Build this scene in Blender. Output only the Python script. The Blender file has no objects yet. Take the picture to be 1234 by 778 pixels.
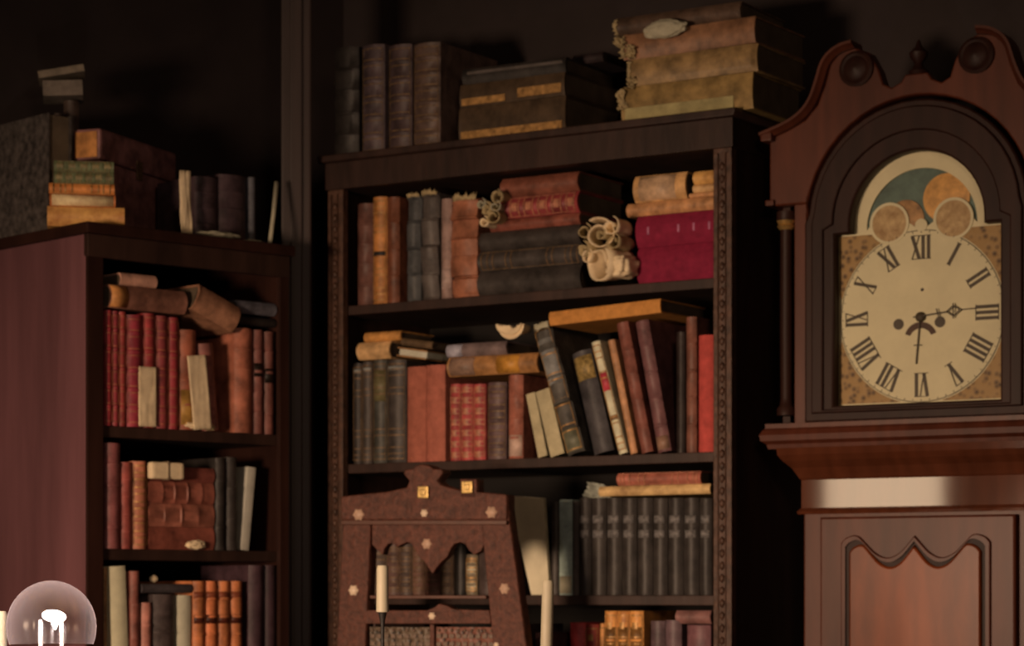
import bpy, bmesh, math, random
from math import sin, cos, pi, radians, atan2, sqrt
from mathutils import Vector, Matrix, noise
random.seed(7)
SC = bpy.context.scene
COL = SC.collection
E = 1.25                       # eye height
FPX, CX, HY = 3000.0, 617.0, 715.0

# ------------------------------------------------------------------ camera
cam = bpy.data.objects.new('camera', bpy.data.cameras.new('camera'))
COL.objects.link(cam)
cam.location = (0, 0, E)
cam.rotation_euler = (pi/2, 0, 0)
cam.data.sensor_width = 36
cam.data.lens = FPX/1234*36
cam.data.shift_y = (HY-389)/1234
cam.data.clip_start = .05
cam.data.dof.use_dof = True
cam.data.dof.focus_distance = 2.9
cam.data.dof.aperture_fstop = 11
SC.camera = cam
# ------------------------------------------------------------------ world, lights, exposure
w = bpy.data.worlds.new('world'); SC.world = w; w.use_nodes = True
w.node_tree.nodes['Background'].inputs[0].default_value = (1, .72, .62, 1)
w.node_tree.nodes['Background'].inputs[1].default_value = .05
def area(name, loc, target, sx, sy, power, colour, spread=180):
    l = bpy.data.lights.new(name, 'AREA'); l.shape = 'RECTANGLE'; l.size = sx; l.size_y = sy
    l.energy = power; l.color = colour; l.spread = radians(spread)
    o = bpy.data.objects.new(name, l); COL.objects.link(o); o.location = loc
    o.rotation_euler = (Vector(target)-Vector(loc)).to_track_quat('-Z', 'Y').to_euler()
    return o
area('room_lamp_light', (-1.9, 1.25, 1.35), (.05, 4.5, 1.0), .45, .4, 11.5, (1, .67, .44), 58)
area('unseen_fill_light', (.45, .3, 2.15), (.05, 4.5, 1.2), .4, .4, 10, (1, .66, .44))  # added warm fill that lifts the chair's shadow and the narrow bookcase
area('shaded_lamp_light', (-2.05, 2.15, 1.58), (.7, 4.3, 1.38), .36, .30, 2.0, (1, .72, .46))
SC.view_settings.view_transform = 'Standard'
SC.view_settings.look = 'None'
SC.view_settings.gamma = 1
SC.view_settings.use_curve_mapping = False
SC.view_settings.exposure = 0.1

# ------------------------------------------------------------------ frames (real wall directions)
class Frame:
    def __init__(s, ox, oy, ex):
        s.o = Vector((ox, oy)); s.ex = Vector(ex).normalized(); s.ey = Vector((-s.ex.y, s.ex.x)); s.ang = atan2(s.ex.y, s.ex.x)
    def px(s, u, v, d=0.0):
        D = Vector(((u-CX)/FPX, 1.0))
        t = (d + s.o.dot(s.ey))/D.dot(s.ey)
        p = D*t - s.o
        return p.dot(s.ex), E + (HY-v)/FPX*t
    def w(s, x, y, z):
        p = s.o + s.ex*x + s.ey*y
        return Vector((p.x, p.y, z))
    def mat(s, x, y, z, yaw=0):
        return Matrix.Translation(s.w(x, y, z)) @ Matrix.Rotation(s.ang+yaw, 4, 'Z')
M = Frame(-.352, 4.87, (.8425, -.5388))      # middle bookcase
L = Frame(-.754, 4.40, (.731, .682))         # left bookcase
K = Frame(.696, 4.26, (.866, -.5))           # longcase clock, x = 0 its axis
CH = Frame((507-CX)/FPX*4.42, 4.42, (.906, -.423))   # carved chair back

# ------------------------------------------------------------------ helpers
def lin(c):
    c = c/255; return c/12.92 if c <= .04045 else ((c+.055)/1.055)**2.4
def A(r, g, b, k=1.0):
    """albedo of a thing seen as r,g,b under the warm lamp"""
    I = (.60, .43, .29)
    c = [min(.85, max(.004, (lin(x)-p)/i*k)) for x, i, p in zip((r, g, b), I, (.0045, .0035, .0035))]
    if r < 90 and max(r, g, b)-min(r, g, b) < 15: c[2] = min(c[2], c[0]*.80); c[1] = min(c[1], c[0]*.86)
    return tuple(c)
_m = {}
def mat(key, base, rough=.5, var=.35, scale=30, bump=.15, spec=.4, metal=0, col2=None, kind='noise', detail=6, stretch=(1,1,1)):
    k = (key, tuple(round(x, 3) for x in base), rough, kind)
    if k in _m: return _m[k]
    m = bpy.data.materials.new(key); m.use_nodes = True; nt = m.node_tree; N = nt.nodes; Lk = nt.links
    b = N['Principled BSDF']; b.inputs['Roughness'].default_value = rough; b.inputs['Metallic'].default_value = metal
    b.inputs['Specular IOR Level'].default_value = spec
    tc = N.new('ShaderNodeTexCoord'); oi = N.new('ShaderNodeObjectInfo'); mp = N.new('ShaderNodeMapping')
    mp.inputs['Scale'].default_value = stretch
    Lk.new(tc.outputs['Object'], mp.inputs[0])
    mul = N.new('ShaderNodeMath'); mul.operation = 'MULTIPLY'; mul.inputs[1].default_value = 37
    Lk.new(oi.outputs['Random'], mul.inputs[0]); Lk.new(mul.outputs[0], mp.inputs['Location'])
    n = N.new('ShaderNodeTexNoise'); n.inputs['Scale'].default_value = scale; n.inputs['Detail'].default_value = detail
    n.inputs['Roughness'].default_value = .65
    Lk.new(mp.outputs[0], n.inputs['Vector'])
    rp = N.new('ShaderNodeValToRGB'); rp.color_ramp.elements[0].position = .33; rp.color_ramp.elements[1].position = .70
    d = tuple(x*(1-var) for x in base); h = col2 or tuple(min(.9, x*(1+var)) for x in base)
    rp.color_ramp.elements[0].color = (*d, 1); rp.color_ramp.elements[1].color = (*h, 1)
    Lk.new(n.outputs['Fac'], rp.inputs[0])
    src = rp.outputs[0]; hgt = n.outputs['Fac']
    if kind == 'pages':
        wv = N.new('ShaderNodeTexWave'); wv.bands_direction = 'X'; wv.inputs['Scale'].default_value = 130
        wv.inputs['Distortion'].default_value = 2; Lk.new(tc.outputs['Object'], wv.inputs[0])
        mx = N.new('ShaderNodeMix'); mx.data_type = 'RGBA'; mx.blend_type = 'MULTIPLY'; mx.inputs[0].default_value = .55
        Lk.new(src, mx.inputs[6]); Lk.new(wv.outputs['Color'], mx.inputs[7]); src = mx.outputs[2]; hgt = wv.outputs['Fac']
    if kind == 'wood':
        wv = N.new('ShaderNodeTexWave'); wv.bands_direction = 'X'; wv.inputs['Scale'].default_value = 9
        wv.inputs['Distortion'].default_value = 9; wv.inputs['Detail'].default_value = 3; wv.inputs['Detail Scale'].default_value = 1.2
        Lk.new(mp.outputs[0], wv.inputs[0])
        mx = N.new('ShaderNodeMix'); mx.data_type = 'RGBA'; mx.blend_type = 'MULTIPLY'; mx.inputs[0].default_value = .15
        Lk.new(src, mx.inputs[6]); Lk.new(wv.outputs['Color'], mx.inputs[7]); src = mx.outputs[2]
    if kind == 'voronoi':
        vo = N.new('ShaderNodeTexVoronoi'); vo.inputs['Scale'].default_value = scale*1.6
        Lk.new(mp.outputs[0], vo.inputs['Vector'])
        Lk.new(vo.outputs['Distance'], rp.inputs[0]); rp.color_ramp.elements[0].position = .1; rp.color_ramp.elements[1].position = .55; hgt = vo.outputs['Distance']
    Lk.new(src, b.inputs['Base Color'])
    if bump:
        bp = N.new('ShaderNodeBump'); bp.inputs['Strength'].default_value = bump; bp.inputs['Distance'].default_value = .004
        Lk.new(hgt, bp.inputs['Height']); Lk.new(bp.outputs[0], b.inputs['Normal'])
    _m[k] = m; return m
def leather(c, k=1.0, rough=.5): return mat('leather', A(*c, k=k), rough, var=.5, scale=28, bump=.35, spec=.33)
def cloth(c, k=1.0): return mat('book_cloth', A(*c, k=k), .8, var=.22, scale=60, bump=.2, spec=.15)
PAGES = mat('aged_pages', A(170, 138, 88), .85, var=.25, scale=20, kind='pages', bump=.4)
CREAM = mat('cream_pages', A(205, 172, 122), .85, var=.2, scale=20, kind='pages', bump=.4)
BROWNPAGES = mat('browned_pages', A(92, 68, 46), .85, var=.3, scale=20, kind='pages', bump=.4)
PAPER = mat('old_paper', A(184, 144, 100), .85, var=.18, scale=30, bump=.35, spec=.1)
PAPER_DIM = mat('dusty_paper', A(140, 118, 86), .85, var=.25, scale=30, bump=.35, spec=.1)
PAPER_BR = mat('browned_paper', A(134, 104, 66), .85, var=.3, scale=40, bump=.4, spec=.1)
GILT = mat('worn_gilding', (.42, .24, .085), .45, var=.5, scale=90, metal=.35, bump=.3)
DIMGILT = mat('dull_gilding', (.16, .10, .05), .55, var=.6, scale=120, metal=.2, bump=.3)
OAK = mat('dark_carved_oak', (.034, .0165, .0125), .5, var=.45, scale=14, kind='wood', bump=.3, stretch=(1, 1, .25))
OAKL = mat('worn_carved_oak', (.075, .037, .024), .5, var=.6, scale=60, bump=.5)
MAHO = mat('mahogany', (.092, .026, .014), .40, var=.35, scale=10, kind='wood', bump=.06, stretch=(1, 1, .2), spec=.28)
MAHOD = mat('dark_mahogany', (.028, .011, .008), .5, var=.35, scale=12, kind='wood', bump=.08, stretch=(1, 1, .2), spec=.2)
PANELW = mat('red_stained_side', (.165, .072, .082), .5, var=.22, scale=9, kind='wood', bump=.1, stretch=(1, 1, .12), spec=.3)
CHAIRW = mat('carved_walnut', (.092, .032, .021), .55, var=.5, scale=95, bump=.8, spec=.35)
CHAIRD = mat('plain_walnut', (.085, .032, .020), .5, var=.3, scale=20, bump=.2)
PEARL = mat('mother_of_pearl', (.75, .60, .45), .3, var=.12, scale=60, bump=.1, spec=.6)
BRASS = mat('brass', (.75, .48, .17), .35, var=.2, scale=80, metal=.8, bump=.1)
IRON = mat('black_iron', (.02, .018, .017), .5, var=.3, scale=60, bump=.3)
WAX = mat('ivory_wax', (.52, .47, .34), .5, var=.06, scale=20, bump=.03)

def new_mesh(name, verts, faces, m, parent=None, smooth=False, bevel=0):
    me = bpy.data.meshes.new(name); me.from_pydata([tuple(v) for v in verts], [], faces)
    bm = bmesh.new(); bm.from_mesh(me); bmesh.ops.recalc_face_normals(bm, faces=bm.faces)
    if bevel: bmesh.ops.bevel(bm, geom=bm.edges[:], offset=bevel, segments=2, affect='EDGES', profile=.6)
    bm.to_mesh(me); bm.free()
    if smooth:
        for p in me.polygons: p.use_smooth = True
    me.materials.append(m)
    o = bpy.data.objects.new(name, me); COL.objects.link(o); o.parent = parent
    return o
def from_bm(name, bm, m, parent=None, smooth=False):
    bmesh.ops.recalc_face_normals(bm, faces=bm.faces)
    me = bpy.data.meshes.new(name); bm.to_mesh(me); bm.free()
    if smooth:
        for p in me.polygons: p.use_smooth = True
    me.materials.append(m)
    o = bpy.data.objects.new(name, me); COL.objects.link(o); o.parent = parent
    return o
def bx(bm, x0, x1, y0, y1, z0, z1, bev=0):
    vs = [bm.verts.new(p) for p in ((x0,y0,z0),(x1,y0,z0),(x1,y1,z0),(x0,y1,z0),(x0,y0,z1),(x1,y0,z1),(x1,y1,z1),(x0,y1,z1))]
    fs = [bm.faces.new([vs[i] for i in f]) for f in ((0,3,2,1),(4,5,6,7),(0,1,5,4),(1,2,6,5),(2,3,7,6),(3,0,4,7))]
    if bev:
        es = list({e for f in fs for e in f.edges}); bmesh.ops.bevel(bm, geom=es, offset=bev, segments=2, affect='EDGES', profile=.6)
def box(name, x0, x1, y0, y1, z0, z1, m, parent=None, bev=.0015):
    bm = bmesh.new(); bx(bm, x0, x1, y0, y1, z0, z1, bev); return from_bm(name, bm, m, parent)
def lathe(name, prof, m, parent=None, seg=24, loc=(0,0,0), axis='Z'):
    vs, fs = [], []; n = len(prof)
    for i in range(seg):
        a = 2*pi*i/seg
        for r, z in prof: 
            p = (r*cos(a), r*sin(a), z)
            if axis == 'Y': p = (p[0], -p[2], p[1])
            vs.append((p[0]+loc[0], p[1]+loc[1], p[2]+loc[2]))
    for i in range(seg):
        j = (i+1) % seg
        for k in range(n-1): fs.append((i*n+k, j*n+k, j*n+k+1, i*n+k+1))
    if prof[0][0] > .01 and prof[-1][0] > .01 and axis == 'Y':     # a ring: close the section instead of the ends
        for i in range(seg): fs.append((i*n+n-1, ((i+1) % seg)*n+n-1, ((i+1) % seg)*n, i*n))
    else:
        fs.append([i*n for i in range(seg)]); fs.append([i*n+n-1 for i in range(seg)])
    me = new_mesh(name, vs, fs, m, parent, smooth=True)
    mod = me.modifiers.new('split', 'EDGE_SPLIT'); mod.split_angle = radians(50)
    return me
def prism(name, outer, y0, y1, m, parent=None, holes=(), bev=0):
    """outline in the x-z plane with holes, real thickness y0..y1"""
    cu = bpy.data.curves.new(name, 'CURVE'); cu.dimensions = '2D'; cu.fill_mode = 'BOTH'
    for pts in (outer, *holes):
        sp = cu.splines.new('POLY'); sp.points.add(len(pts)-1)
        for p, q in zip(sp.points, pts): p.co = (q[0], q[1], 0, 1)
        sp.use_cyclic_u = True
    cu.extrude = abs(y1-y0)/2 - bev; cu.bevel_depth = bev; cu.bevel_resolution = 1; cu.offset = -bev
    t = bpy.data.objects.new('t', cu); COL.objects.link(t)
    me = bpy.data.meshes.new_from_object(t.evaluated_get(bpy.context.evaluated_depsgraph_get()))
    bpy.data.objects.remove(t); bpy.data.curves.remove(cu)
    ym = (y0+y1)/2
    for v in me.vertices: v.co = (v.co.x, ym - v.co.z, v.co.y)
    bm = bmesh.new(); bm.from_mesh(me); bmesh.ops.recalc_face_normals(bm, faces=bm.faces); bm.to_mesh(me); bm.free()
    me.materials.clear(); me.materials.append(m); me.name = name
    o = bpy.data.objects.new(name, me); COL.objects.link(o); o.parent = parent
    return o
def arc(cx, cz, r, a0, a1, n=24, rz=None):
    rz = rz or r
    return [(cx+r*cos(radians(a0+(a1-a0)*i/n)), cz+rz*sin(radians(a0+(a1-a0)*i/n))) for i in range(n+1)]
def tube(name, pts, r, m, parent=None, seg=8):
    vs, fs = [], []; n = len(pts); P = [Vector(p) for p in pts]
    rs = r if isinstance(r, (list, tuple)) else [r]*n
    for i, p in enumerate(P):
        t = (P[min(i+1, n-1)]-P[max(i-1, 0)]).normalized()
        up = Vector((0, 1, 0)) if abs(t.y) < .9 else Vector((1, 0, 0))
        a = t.cross(up).normalized(); b = t.cross(a)
        for k in range(seg):
            q = 2*pi*k/seg; vs.append(p + a*rs[i]*cos(q) + b*rs[i]*sin(q))
    for i in range(n-1):
        for k in range(seg): fs.append((i*seg+k, i*seg+(k+1) % seg, (i+1)*seg+(k+1) % seg, (i+1)*seg+k))
    fs.append(list(range(seg))); fs.append([(n-1)*seg+k for k in range(seg)])
    return new_mesh(name, vs, fs, m, parent, smooth=True)
def root(name, mw, label, cat, group=None):
    o = bpy.data.objects.new(name, None); COL.objects.link(o); o.empty_display_size = .05
    o.matrix_world = mw; o['label'] = label; o['category'] = cat
    if group: o['group'] = group
    return o
def tag(o, label, cat, group=None):
    o['label'] = label; o['category'] = cat
    if group: o['group'] = group
    return o
def struct(o): o['kind'] = 'structure'; return o

# ------------------------------------------------------------------ the room
WALLM = mat('dark_painted_wall', (.028, .020, .020), .8, var=.2, scale=6, bump=.1)
def wall(name, a, b, z1=2.9):
    a, b = Vector(a), Vector(b); d = (b-a).normalized(); n = Vector((-d.y, d.x))*.1
    vs = [(a.x, a.y, 0), (b.x, b.y, 0), (b.x+n.x, b.y+n.y, 0), (a.x+n.x, a.y+n.y, 0)]
    vs += [(x, y, z1) for x, y, z in vs]
    return struct(new_mesh(name, vs, [(0,1,2,3),(4,5,6,7),(0,1,5,4),(1,2,6,5),(2,3,7,6),(3,0,4,7)], WALLM))
wb = M.w(0, .345, 0)                                   # a point of the back wall
wl = L.w(0, .375, 0)                                   # a point of the left wall
def isect(p, d, q, e):
    det = d.x*(-e.y) + e.x*d.y; r = Vector((q.x-p.x, q.y-p.y))
    s = (r.x*(-e.y) + e.x*r.y)/det
    return (p.x+d.x*s, p.y+d.y*s)
cor = isect(wb, M.ex, wl, L.ex)
Bend = (wb.x+M.ex.x*3.4, wb.y+M.ex.y*3.4)
Lend = (wl.x-L.ex.x*3.6, wl.y-L.ex.y*3.6)
wall('wall_left', Lend, cor); wall('wall_back', cor, Bend)
wall('wall_right', Bend, (Bend[0], -1.6)); wall('wall_front', (Bend[0], -1.6), (Lend[0], -1.6)); wall('wall_side', (Lend[0], -1.6), Lend)
FLOORM = mat('dark_floorboards', (.05, .028, .016), .5, var=.4, scale=5, kind='wood', stretch=(1, .1, 1))
struct(box('floor', -4.6, 4, -1.8, 6.4, -.06, 0, FLOORM, bev=0))
struct(box('ceiling', -4.6, 4, -1.8, 6.4, 2.9, 2.96, WALLM, bev=0))
# dark wooden post in the corner between the two bookcases
po = bpy.data.objects.new
pm = bmesh.new(); bx(pm, -.029, .029, -.03, .03, 0, 2.9, .004); bx(pm, -.012, .012, -.036, -.028, 0, 2.9, .003)
post = struct(from_bm('trim_1', pm, mat('dark_post', (.040, .026, .024), .5, var=.3, scale=8, kind='wood', stretch=(1,1,.2)), None))
post.matrix_world = Matrix.Translation(((357-CX)/FPX*4.83, 4.83, 0)) @ Matrix.Rotation(radians(5), 4, 'Z')

# ------------------------------------------------------------------ bookcases
def bead_strip(name, x, y, z0, z1, m, parent, pitch=.022, r=.0055):
    bm = bmesh.new(); n = int((z1-z0)/pitch)
    for i in range(n):
        mx = Matrix.Translation((x, y, z0+(i+.5)*pitch)) @ Matrix.Diagonal((1, .7, 1.5, 1))
        bmesh.ops.create_icosphere(bm, subdivisions=1, radius=r, matrix=mx)
    bx(bm, x-r*1.5, x-r*1.2, y-.002, y+.002, z0, z1); bx(bm, x+r*1.2, x+r*1.5, y-.002, y+.002, z0, z1)
    return from_bm(name, bm, m, parent, smooth=True)
# middle one: width .88, shelves at these heights over the eye line
MW = .885; MS = [.561, .2522, -.003, -.30, -.60]; MT = .852
mc = root('bookcase', M.mat(0, 0, 0), 'tall dark carved wooden bookcase packed with old books beside the clock', 'bookcase')
for s, x in ((0, 0), (1, MW-.022)):
    box('side_panel', x, x+.022, .004, .32, 0, E+MT-.066, OAK, mc)
for x in (0, MW-.036):
    st = box('stile', x, x+.036, -.014, .004, 0, E+MT-.066, OAKL, mc)
    bead_strip('beaded_carving', x+.018, -.015, .1, E+MT-.075, OAKL, st)
OAKB = mat('shade_black_oak', (.005, .0035, .003), .8, var=.3, scale=12, bump=.1)  # shade inside the bookcases painted into the near-black back panels
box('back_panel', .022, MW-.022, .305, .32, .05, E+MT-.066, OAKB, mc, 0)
for h in MS: box('shelf', .022, MW-.022, .006, .305, E+h-.018, E+h, OAK, mc)
for h in MS[1:]: pass
fr = box('frieze', -.004, MW+.004, -.018, .32, E+MT-.066, E+MT-.014, OAK, mc)
prism('cornice', [(-.012, E+MT-.014), (MW+.012, E+MT-.014), (MW+.016, E+MT), (-.016, E+MT)], -.03, .325, OAK, mc, bev=.002)
box('plinth', .022, MW-.022, .0, .305, 0, .10, OAK, mc)
# left one
LW = .450; LS = [.299, .080, -.14, -.42, -.75]; LT = .656
lc = root('bookcase', L.mat(0, 0, 0), 'narrow bookcase with broad reddish side panel, shorter than the carved one', 'bookcase')
box('side_panel', 0, .022, 0, .35, 0, E+LT-.02, PANELW, lc, .002)
box('side_panel', LW-.022, LW, 0, .35, 0, E+LT-.02, MAHOD, lc, .002)
box('stile', .0, .034, -.006, 0, 0, E+LT-.02, MAHOD, lc); box('stile', LW-.022, LW, -.006, 0, 0, E+LT-.02, MAHOD, lc)
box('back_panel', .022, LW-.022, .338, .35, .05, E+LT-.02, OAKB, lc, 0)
for h in LS: box('shelf', .022, LW-.022, .004, .338, E+h-.02, E+h, OAK, lc)
box('frieze', .0, LW, -.008, .006, E+LT-.06, E+LT-.02, OAK, lc)
box('top_board', -.008, LW+.006, -.018, .355, E+LT-.02, E+LT, MAHOD, lc, .003)
box('plinth', .022, LW-.022, 0, .33, 0, .1, OAK, lc)

# ------------------------------------------------------------------ books
NB = [0]
def make_book(name, mw, T, H, D, cov, label, group=None, pages=BROWNPAGES, bands=0, gilt=0, lab=None, gm=None, cat='book', sparse=False, worn=0, bulge=None, labm=None, strap=None, wend=1, edge=None):
    """canonical book: thickness x, spine at y=0 towards the viewer, depth y, height z"""
    r = root(name, mw, label, cat, group)
    NB[0] += 1; rr = random.Random(NB[0])
    B = min(.010, T*.28) if bulge is None else bulge
    bt = min(.0028, T*.16)
    n = 9
    # z levels with raised bands
    lv = [(0, .35), (.004, .0), (.010, 0)]
    bz = [H*(i+1)/(bands+1) for i in range(bands)]
    for z in bz: lv += [(z-.0035, 0), (z-.0018, 1), (z+.0018, 1), (z+.0035, 0)]
    lv += [(H-.010, 0), (H-.004, 0), (H, .35)]
    vs, fs = [], []
    for z, k in lv:
        wob = rr.uniform(-.0006, .0006)*(1+worn*3)
        ring = []
        for i in range(n):
            x = -T/2 + T*i/(n-1); q = 2*x/T
            ring.append((x, -B*(1-q*q) - .0015*k*(1-q**4) + wob, z))
        ring += [(T/2, D*.5+wob, z), (T/2, D, z), (T/2-bt, D, z)]
        for i in range(n): 
            x = (T/2-bt) - (T-2*bt)*i/(n-1); q = 2*x/T
            ring.append((x, -B*(1-q*q)+bt*1.3+.001, z))
        ring += [(-T/2+bt, D, z), (-T/2, D, z), (-T/2, D*.5+wob, z)]
        vs += ring; m_ = len(ring)
    for a in range(len(lv)-1):
        for i in range(m_):
            j = (i+1) % m_; fs.append((a*m_+i, a*m_+j, (a+1)*m_+j, (a+1)*m_+i))
    # caps: strips between outer and inner profile
    for a in (0, len(lv)-1):
        o = a*m_
        for i in range(n-1): fs.append((o+i, o+i+1, o+n+3+(n-1)-i-1, o+n+3+(n-1)-i))
        fs.append((o+n-1, o+n, o+n+1, o+n+2, o+n+3)); fs.append((o, o+2*n+2, o+2*n+3, o+2*n+4, o+2*n+5)[0:1] + (o+m_-1, o+m_-2, o+m_-3, o+m_-4))
    c = new_mesh('cover', vs, fs, cov, r)
    for p in c.data.polygons:      # only the rounded spine is smooth
        p.use_smooth = all((v % m_) < n for v in p.vertices)
    md = c.modifiers.new('split', 'EDGE_SPLIT'); md.split_angle = radians(40)
    q = .0025
    pb = bmesh.new(); bx(pb, -T/2+bt+.0003, T/2-bt-.0003, bt+.002, D-.005, q, H-q, 0)
    from_bm('page_block', pb, pages, r)
    def strip(nm, z0, z1, m, wfrac=.92, lift=.0009):
        v, f = [], []; K_ = 7
        for z in (z0, z1):
            for i in range(K_+1):
                x = (-T/2 + T*i/K_)*wfrac; qq = 2*x/T
                v.append((x, -B*(1-qq*qq)-lift, z))
        for i in range(K_): f.append((i, i+1, K_+2+i, K_+1+i))
        # give it thickness
        nn = len(v); v += [(a, b+lift*.95, c_) for a, b, c_ in v]
        f2 = [tuple(reversed([i+nn for i in ff])) for ff in f]
        per = list(range(K_+1)) + list(range(2*K_+1, K_, -1))
        f3 = [(per[i], per[(i+1) % len(per)], per[(i+1) % len(per)]+nn, per[i]+nn) for i in range(len(per))]
        return new_mesh(nm, v, f+f2+f3, m, r, smooth=True)
    if gilt:
        # one object with all the tooled lines
        v, f = [], []; K_ = 6
        zs = []
        for z in (bz or [H*.12, H*.3, H*.7, H*.88]): zs += [z-.006, z+.006]
        zs += [.008, H-.008]
        if gilt > 1: zs += [(a+b)/2 for a, b in zip([0]+bz, bz+[H])]
        for ci, z in enumerate(zs):
            hh = .0011 if (gilt < 2 or ci < len(zs)-len(bz)-1) else .006
            wf = .9 if hh < .002 else .4
            o = len(v)
            for zz in (z-hh, z+hh):
                for i in range(K_+1):
                    x = (-T/2 + T*i/K_)*wf; qq = 2*x/T
                    v.append((x, -B*(1-qq*qq)-.0012, zz))
            for i in range(K_): f.append((o+i, o+i+1, o+K_+2+i, o+K_+1+i))
        for sx in (-1, 1):        # upright rules framing the spine
            o = len(v); xx = sx*.44*T; yy = -B*(1-.88**2)-.0012
            v += [(xx-.0005, yy, .007), (xx+.0005, yy, .007), (xx+.0005, yy, H-.007), (xx-.0005, yy, H-.007)]; f.append((o, o+1, o+2, o+3))
        g = new_mesh('gilt_tooling', v, f, gm or GILT, r)
        so = g.modifiers.new('thick', 'SOLIDIFY'); so.thickness = .0006
    if lab:
        for q_ in lab:
            strip('label_or_highlight', H*q_[0], H*q_[1], q_[2], wfrac=q_[3] if len(q_) > 3 else .92)
    if edge:
        for (e0, e1, f0, f1, em_) in edge:
            bm = bmesh.new(); bx(bm, T*(e0-.5), T*(e1-.5), -B*.75-.0022, -.0005, H*f0, H*f1, .0006); from_bm('edge_strip', bm, em_, r)
    if worn:   # frayed, torn end of the spine
        v, f = [], []; K_ = 22; zz = 0 if wend == 0 else H; sg = -1 if wend == 0 else 1
        for i in range(K_+1):
            x = (-T*.5 + T*i/K_)*.86; qq = 2*x/T; hgt = rr.uniform(.001, .0035+.0022*worn)
            v += [(x, -B*(1-qq*qq)-.0012, zz-sg*rr.uniform(.002, .006)), (x, -B*(1-qq*qq)-.0025+rr.uniform(-.002, .003), zz+sg*hgt*.5), (x+rr.uniform(-.001, .001), -B*(1-qq*qq)+rr.uniform(-.004, .009), zz+sg*hgt)]
        for i in range(K_):
            for j_ in (0, 1): f.append((i*3+j_, i*3+3+j_, i*3+4+j_, i*3+1+j_))
        fr_ = new_mesh('frayed_headcap', v, f, PAPER_BR, r, smooth=True); so = fr_.modifiers.new('t', 'SOLIDIFY'); so.thickness = .0014
    if strap:
        for a in strap:
            bm = bmesh.new(); bx(bm, -T/2-.0015, T/2+.0015, -B-.0025, D*.7, H*a-.0045, H*a+.0045, .001); from_bm('strap', bm, IRON, r)
    return r
Ry = lambda a: Matrix.Rotation(a, 4, 'Y')
Rz = lambda a: Matrix.Rotation(a, 4, 'Z')
def limits(F, a, b, z):            # keep books between the side panels
    if F is M and z < E+MT-.01: return max(a, .0235), min(b, MW-.0235)
    if F is L and z < E+LT-.01: return max(a, .0235), min(b, LW-.0235)
    return a, b
def up(F, z0, u0, u1, vt, cov, label, ts=0, D=.17, d=.02, name='book', inset=.0006, **kw):
    """book standing on a shelf; ts = how far its head leans right, in pixels of the same plane"""
    if F is L and d == .02: d = .005
    um = (u0+u1)/2
    xa = F.px(u0, 600, d)[0]+inset; xb = F.px(u1, 600, d)[0]-inset
    xa, xb = limits(F, xa, xb, E+z0)
    T = max(.006, xb-xa)
    xt, zt = F.px(um+ts, vt, d); xm = (xa+xb)/2
    z0 = E+z0
    a = atan2(xt-xm, zt-z0) if ts else 0
    H = sqrt((zt-z0)**2 + ((xt-xm)**2 if ts else 0)) - T/2*abs(sin(a))
    T *= cos(a)
    mw = F.mat(xm, d, z0 + T/2*abs(sin(a)) + .0003) @ Ry(a)
    make_book(name, mw, T, H, D, cov, label, **kw)
    return zt
def lie(F, z, vt, u0, u1, cov, label, D=.15, d=.02, tilt=0, yaw=0, pagesout=False, name='book', T=None, **kw):
    """book lying flat on height z (absolute); vt = its upper edge at u0. returns the new height"""
    if F is L and d == .02: d = .005
    um = u0
    x0 = F.px(u0, (vt+715)/2, d)[0]; x1 = F.px(u1, 600, d)[0]
    x0, x1 = limits(F, x0, x1, z)
    if T is None: T = max(.008, F.px(u0, vt, d)[1]-z-.0006)
    H = x1-x0
    mw = F.mat(x0, d, z+.0003, yaw) @ Ry(pi/2-tilt) @ Matrix.Translation((-T/2, 0, 0))
    if pagesout: mw = mw @ Matrix.Translation((0, D/2, 0)) @ Rz(pi) @ Matrix.Translation((0, -D/2, 0))
    make_book(name, mw, T, H, D, cov, label, **kw)
    return z+T+.0006
# loose paper
def sheet(name, F, x, y, z, w_, h_, rot, m, label, cat='paper', amp=.004, fold=2, seed=0, yaw=0, roll=0, curl=0, group=None):
    """a creased sheet with real thickness; stands in the local x-z plane before rot (about y)"""
    nx, nz = 14, 14; vs, fs = [], []
    for j in range(nz+1):
        for i in range(nx+1):
            a, b = i/nx-.5, j/nz
            yy = amp*noise.noise(Vector((a*fold*2, b*fold*2, seed*3.1)))*2 + curl*(b**2)
            vs.append((a*w_ + amp*.4*noise.noise(Vector((b*5, seed, a))), yy, b*h_ + amp*.3*noise.noise(Vector((a*6, seed+5, b)))))
    for j in range(nz):
        for i in range(nx): fs.append((j*(nx+1)+i, j*(nx+1)+i+1, (j+1)*(nx+1)+i+1, (j+1)*(nx+1)+i))
    o = new_mesh(name, vs, fs, m, None, smooth=True)
    s = o.modifiers.new('thick', 'SOLIDIFY'); s.thickness = .0016
    o.matrix_world = F.mat(x, y, z, yaw) @ Ry(rot) @ Matrix.Rotation(roll, 4, 'X')
    return tag(o, label, cat, group)
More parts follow.
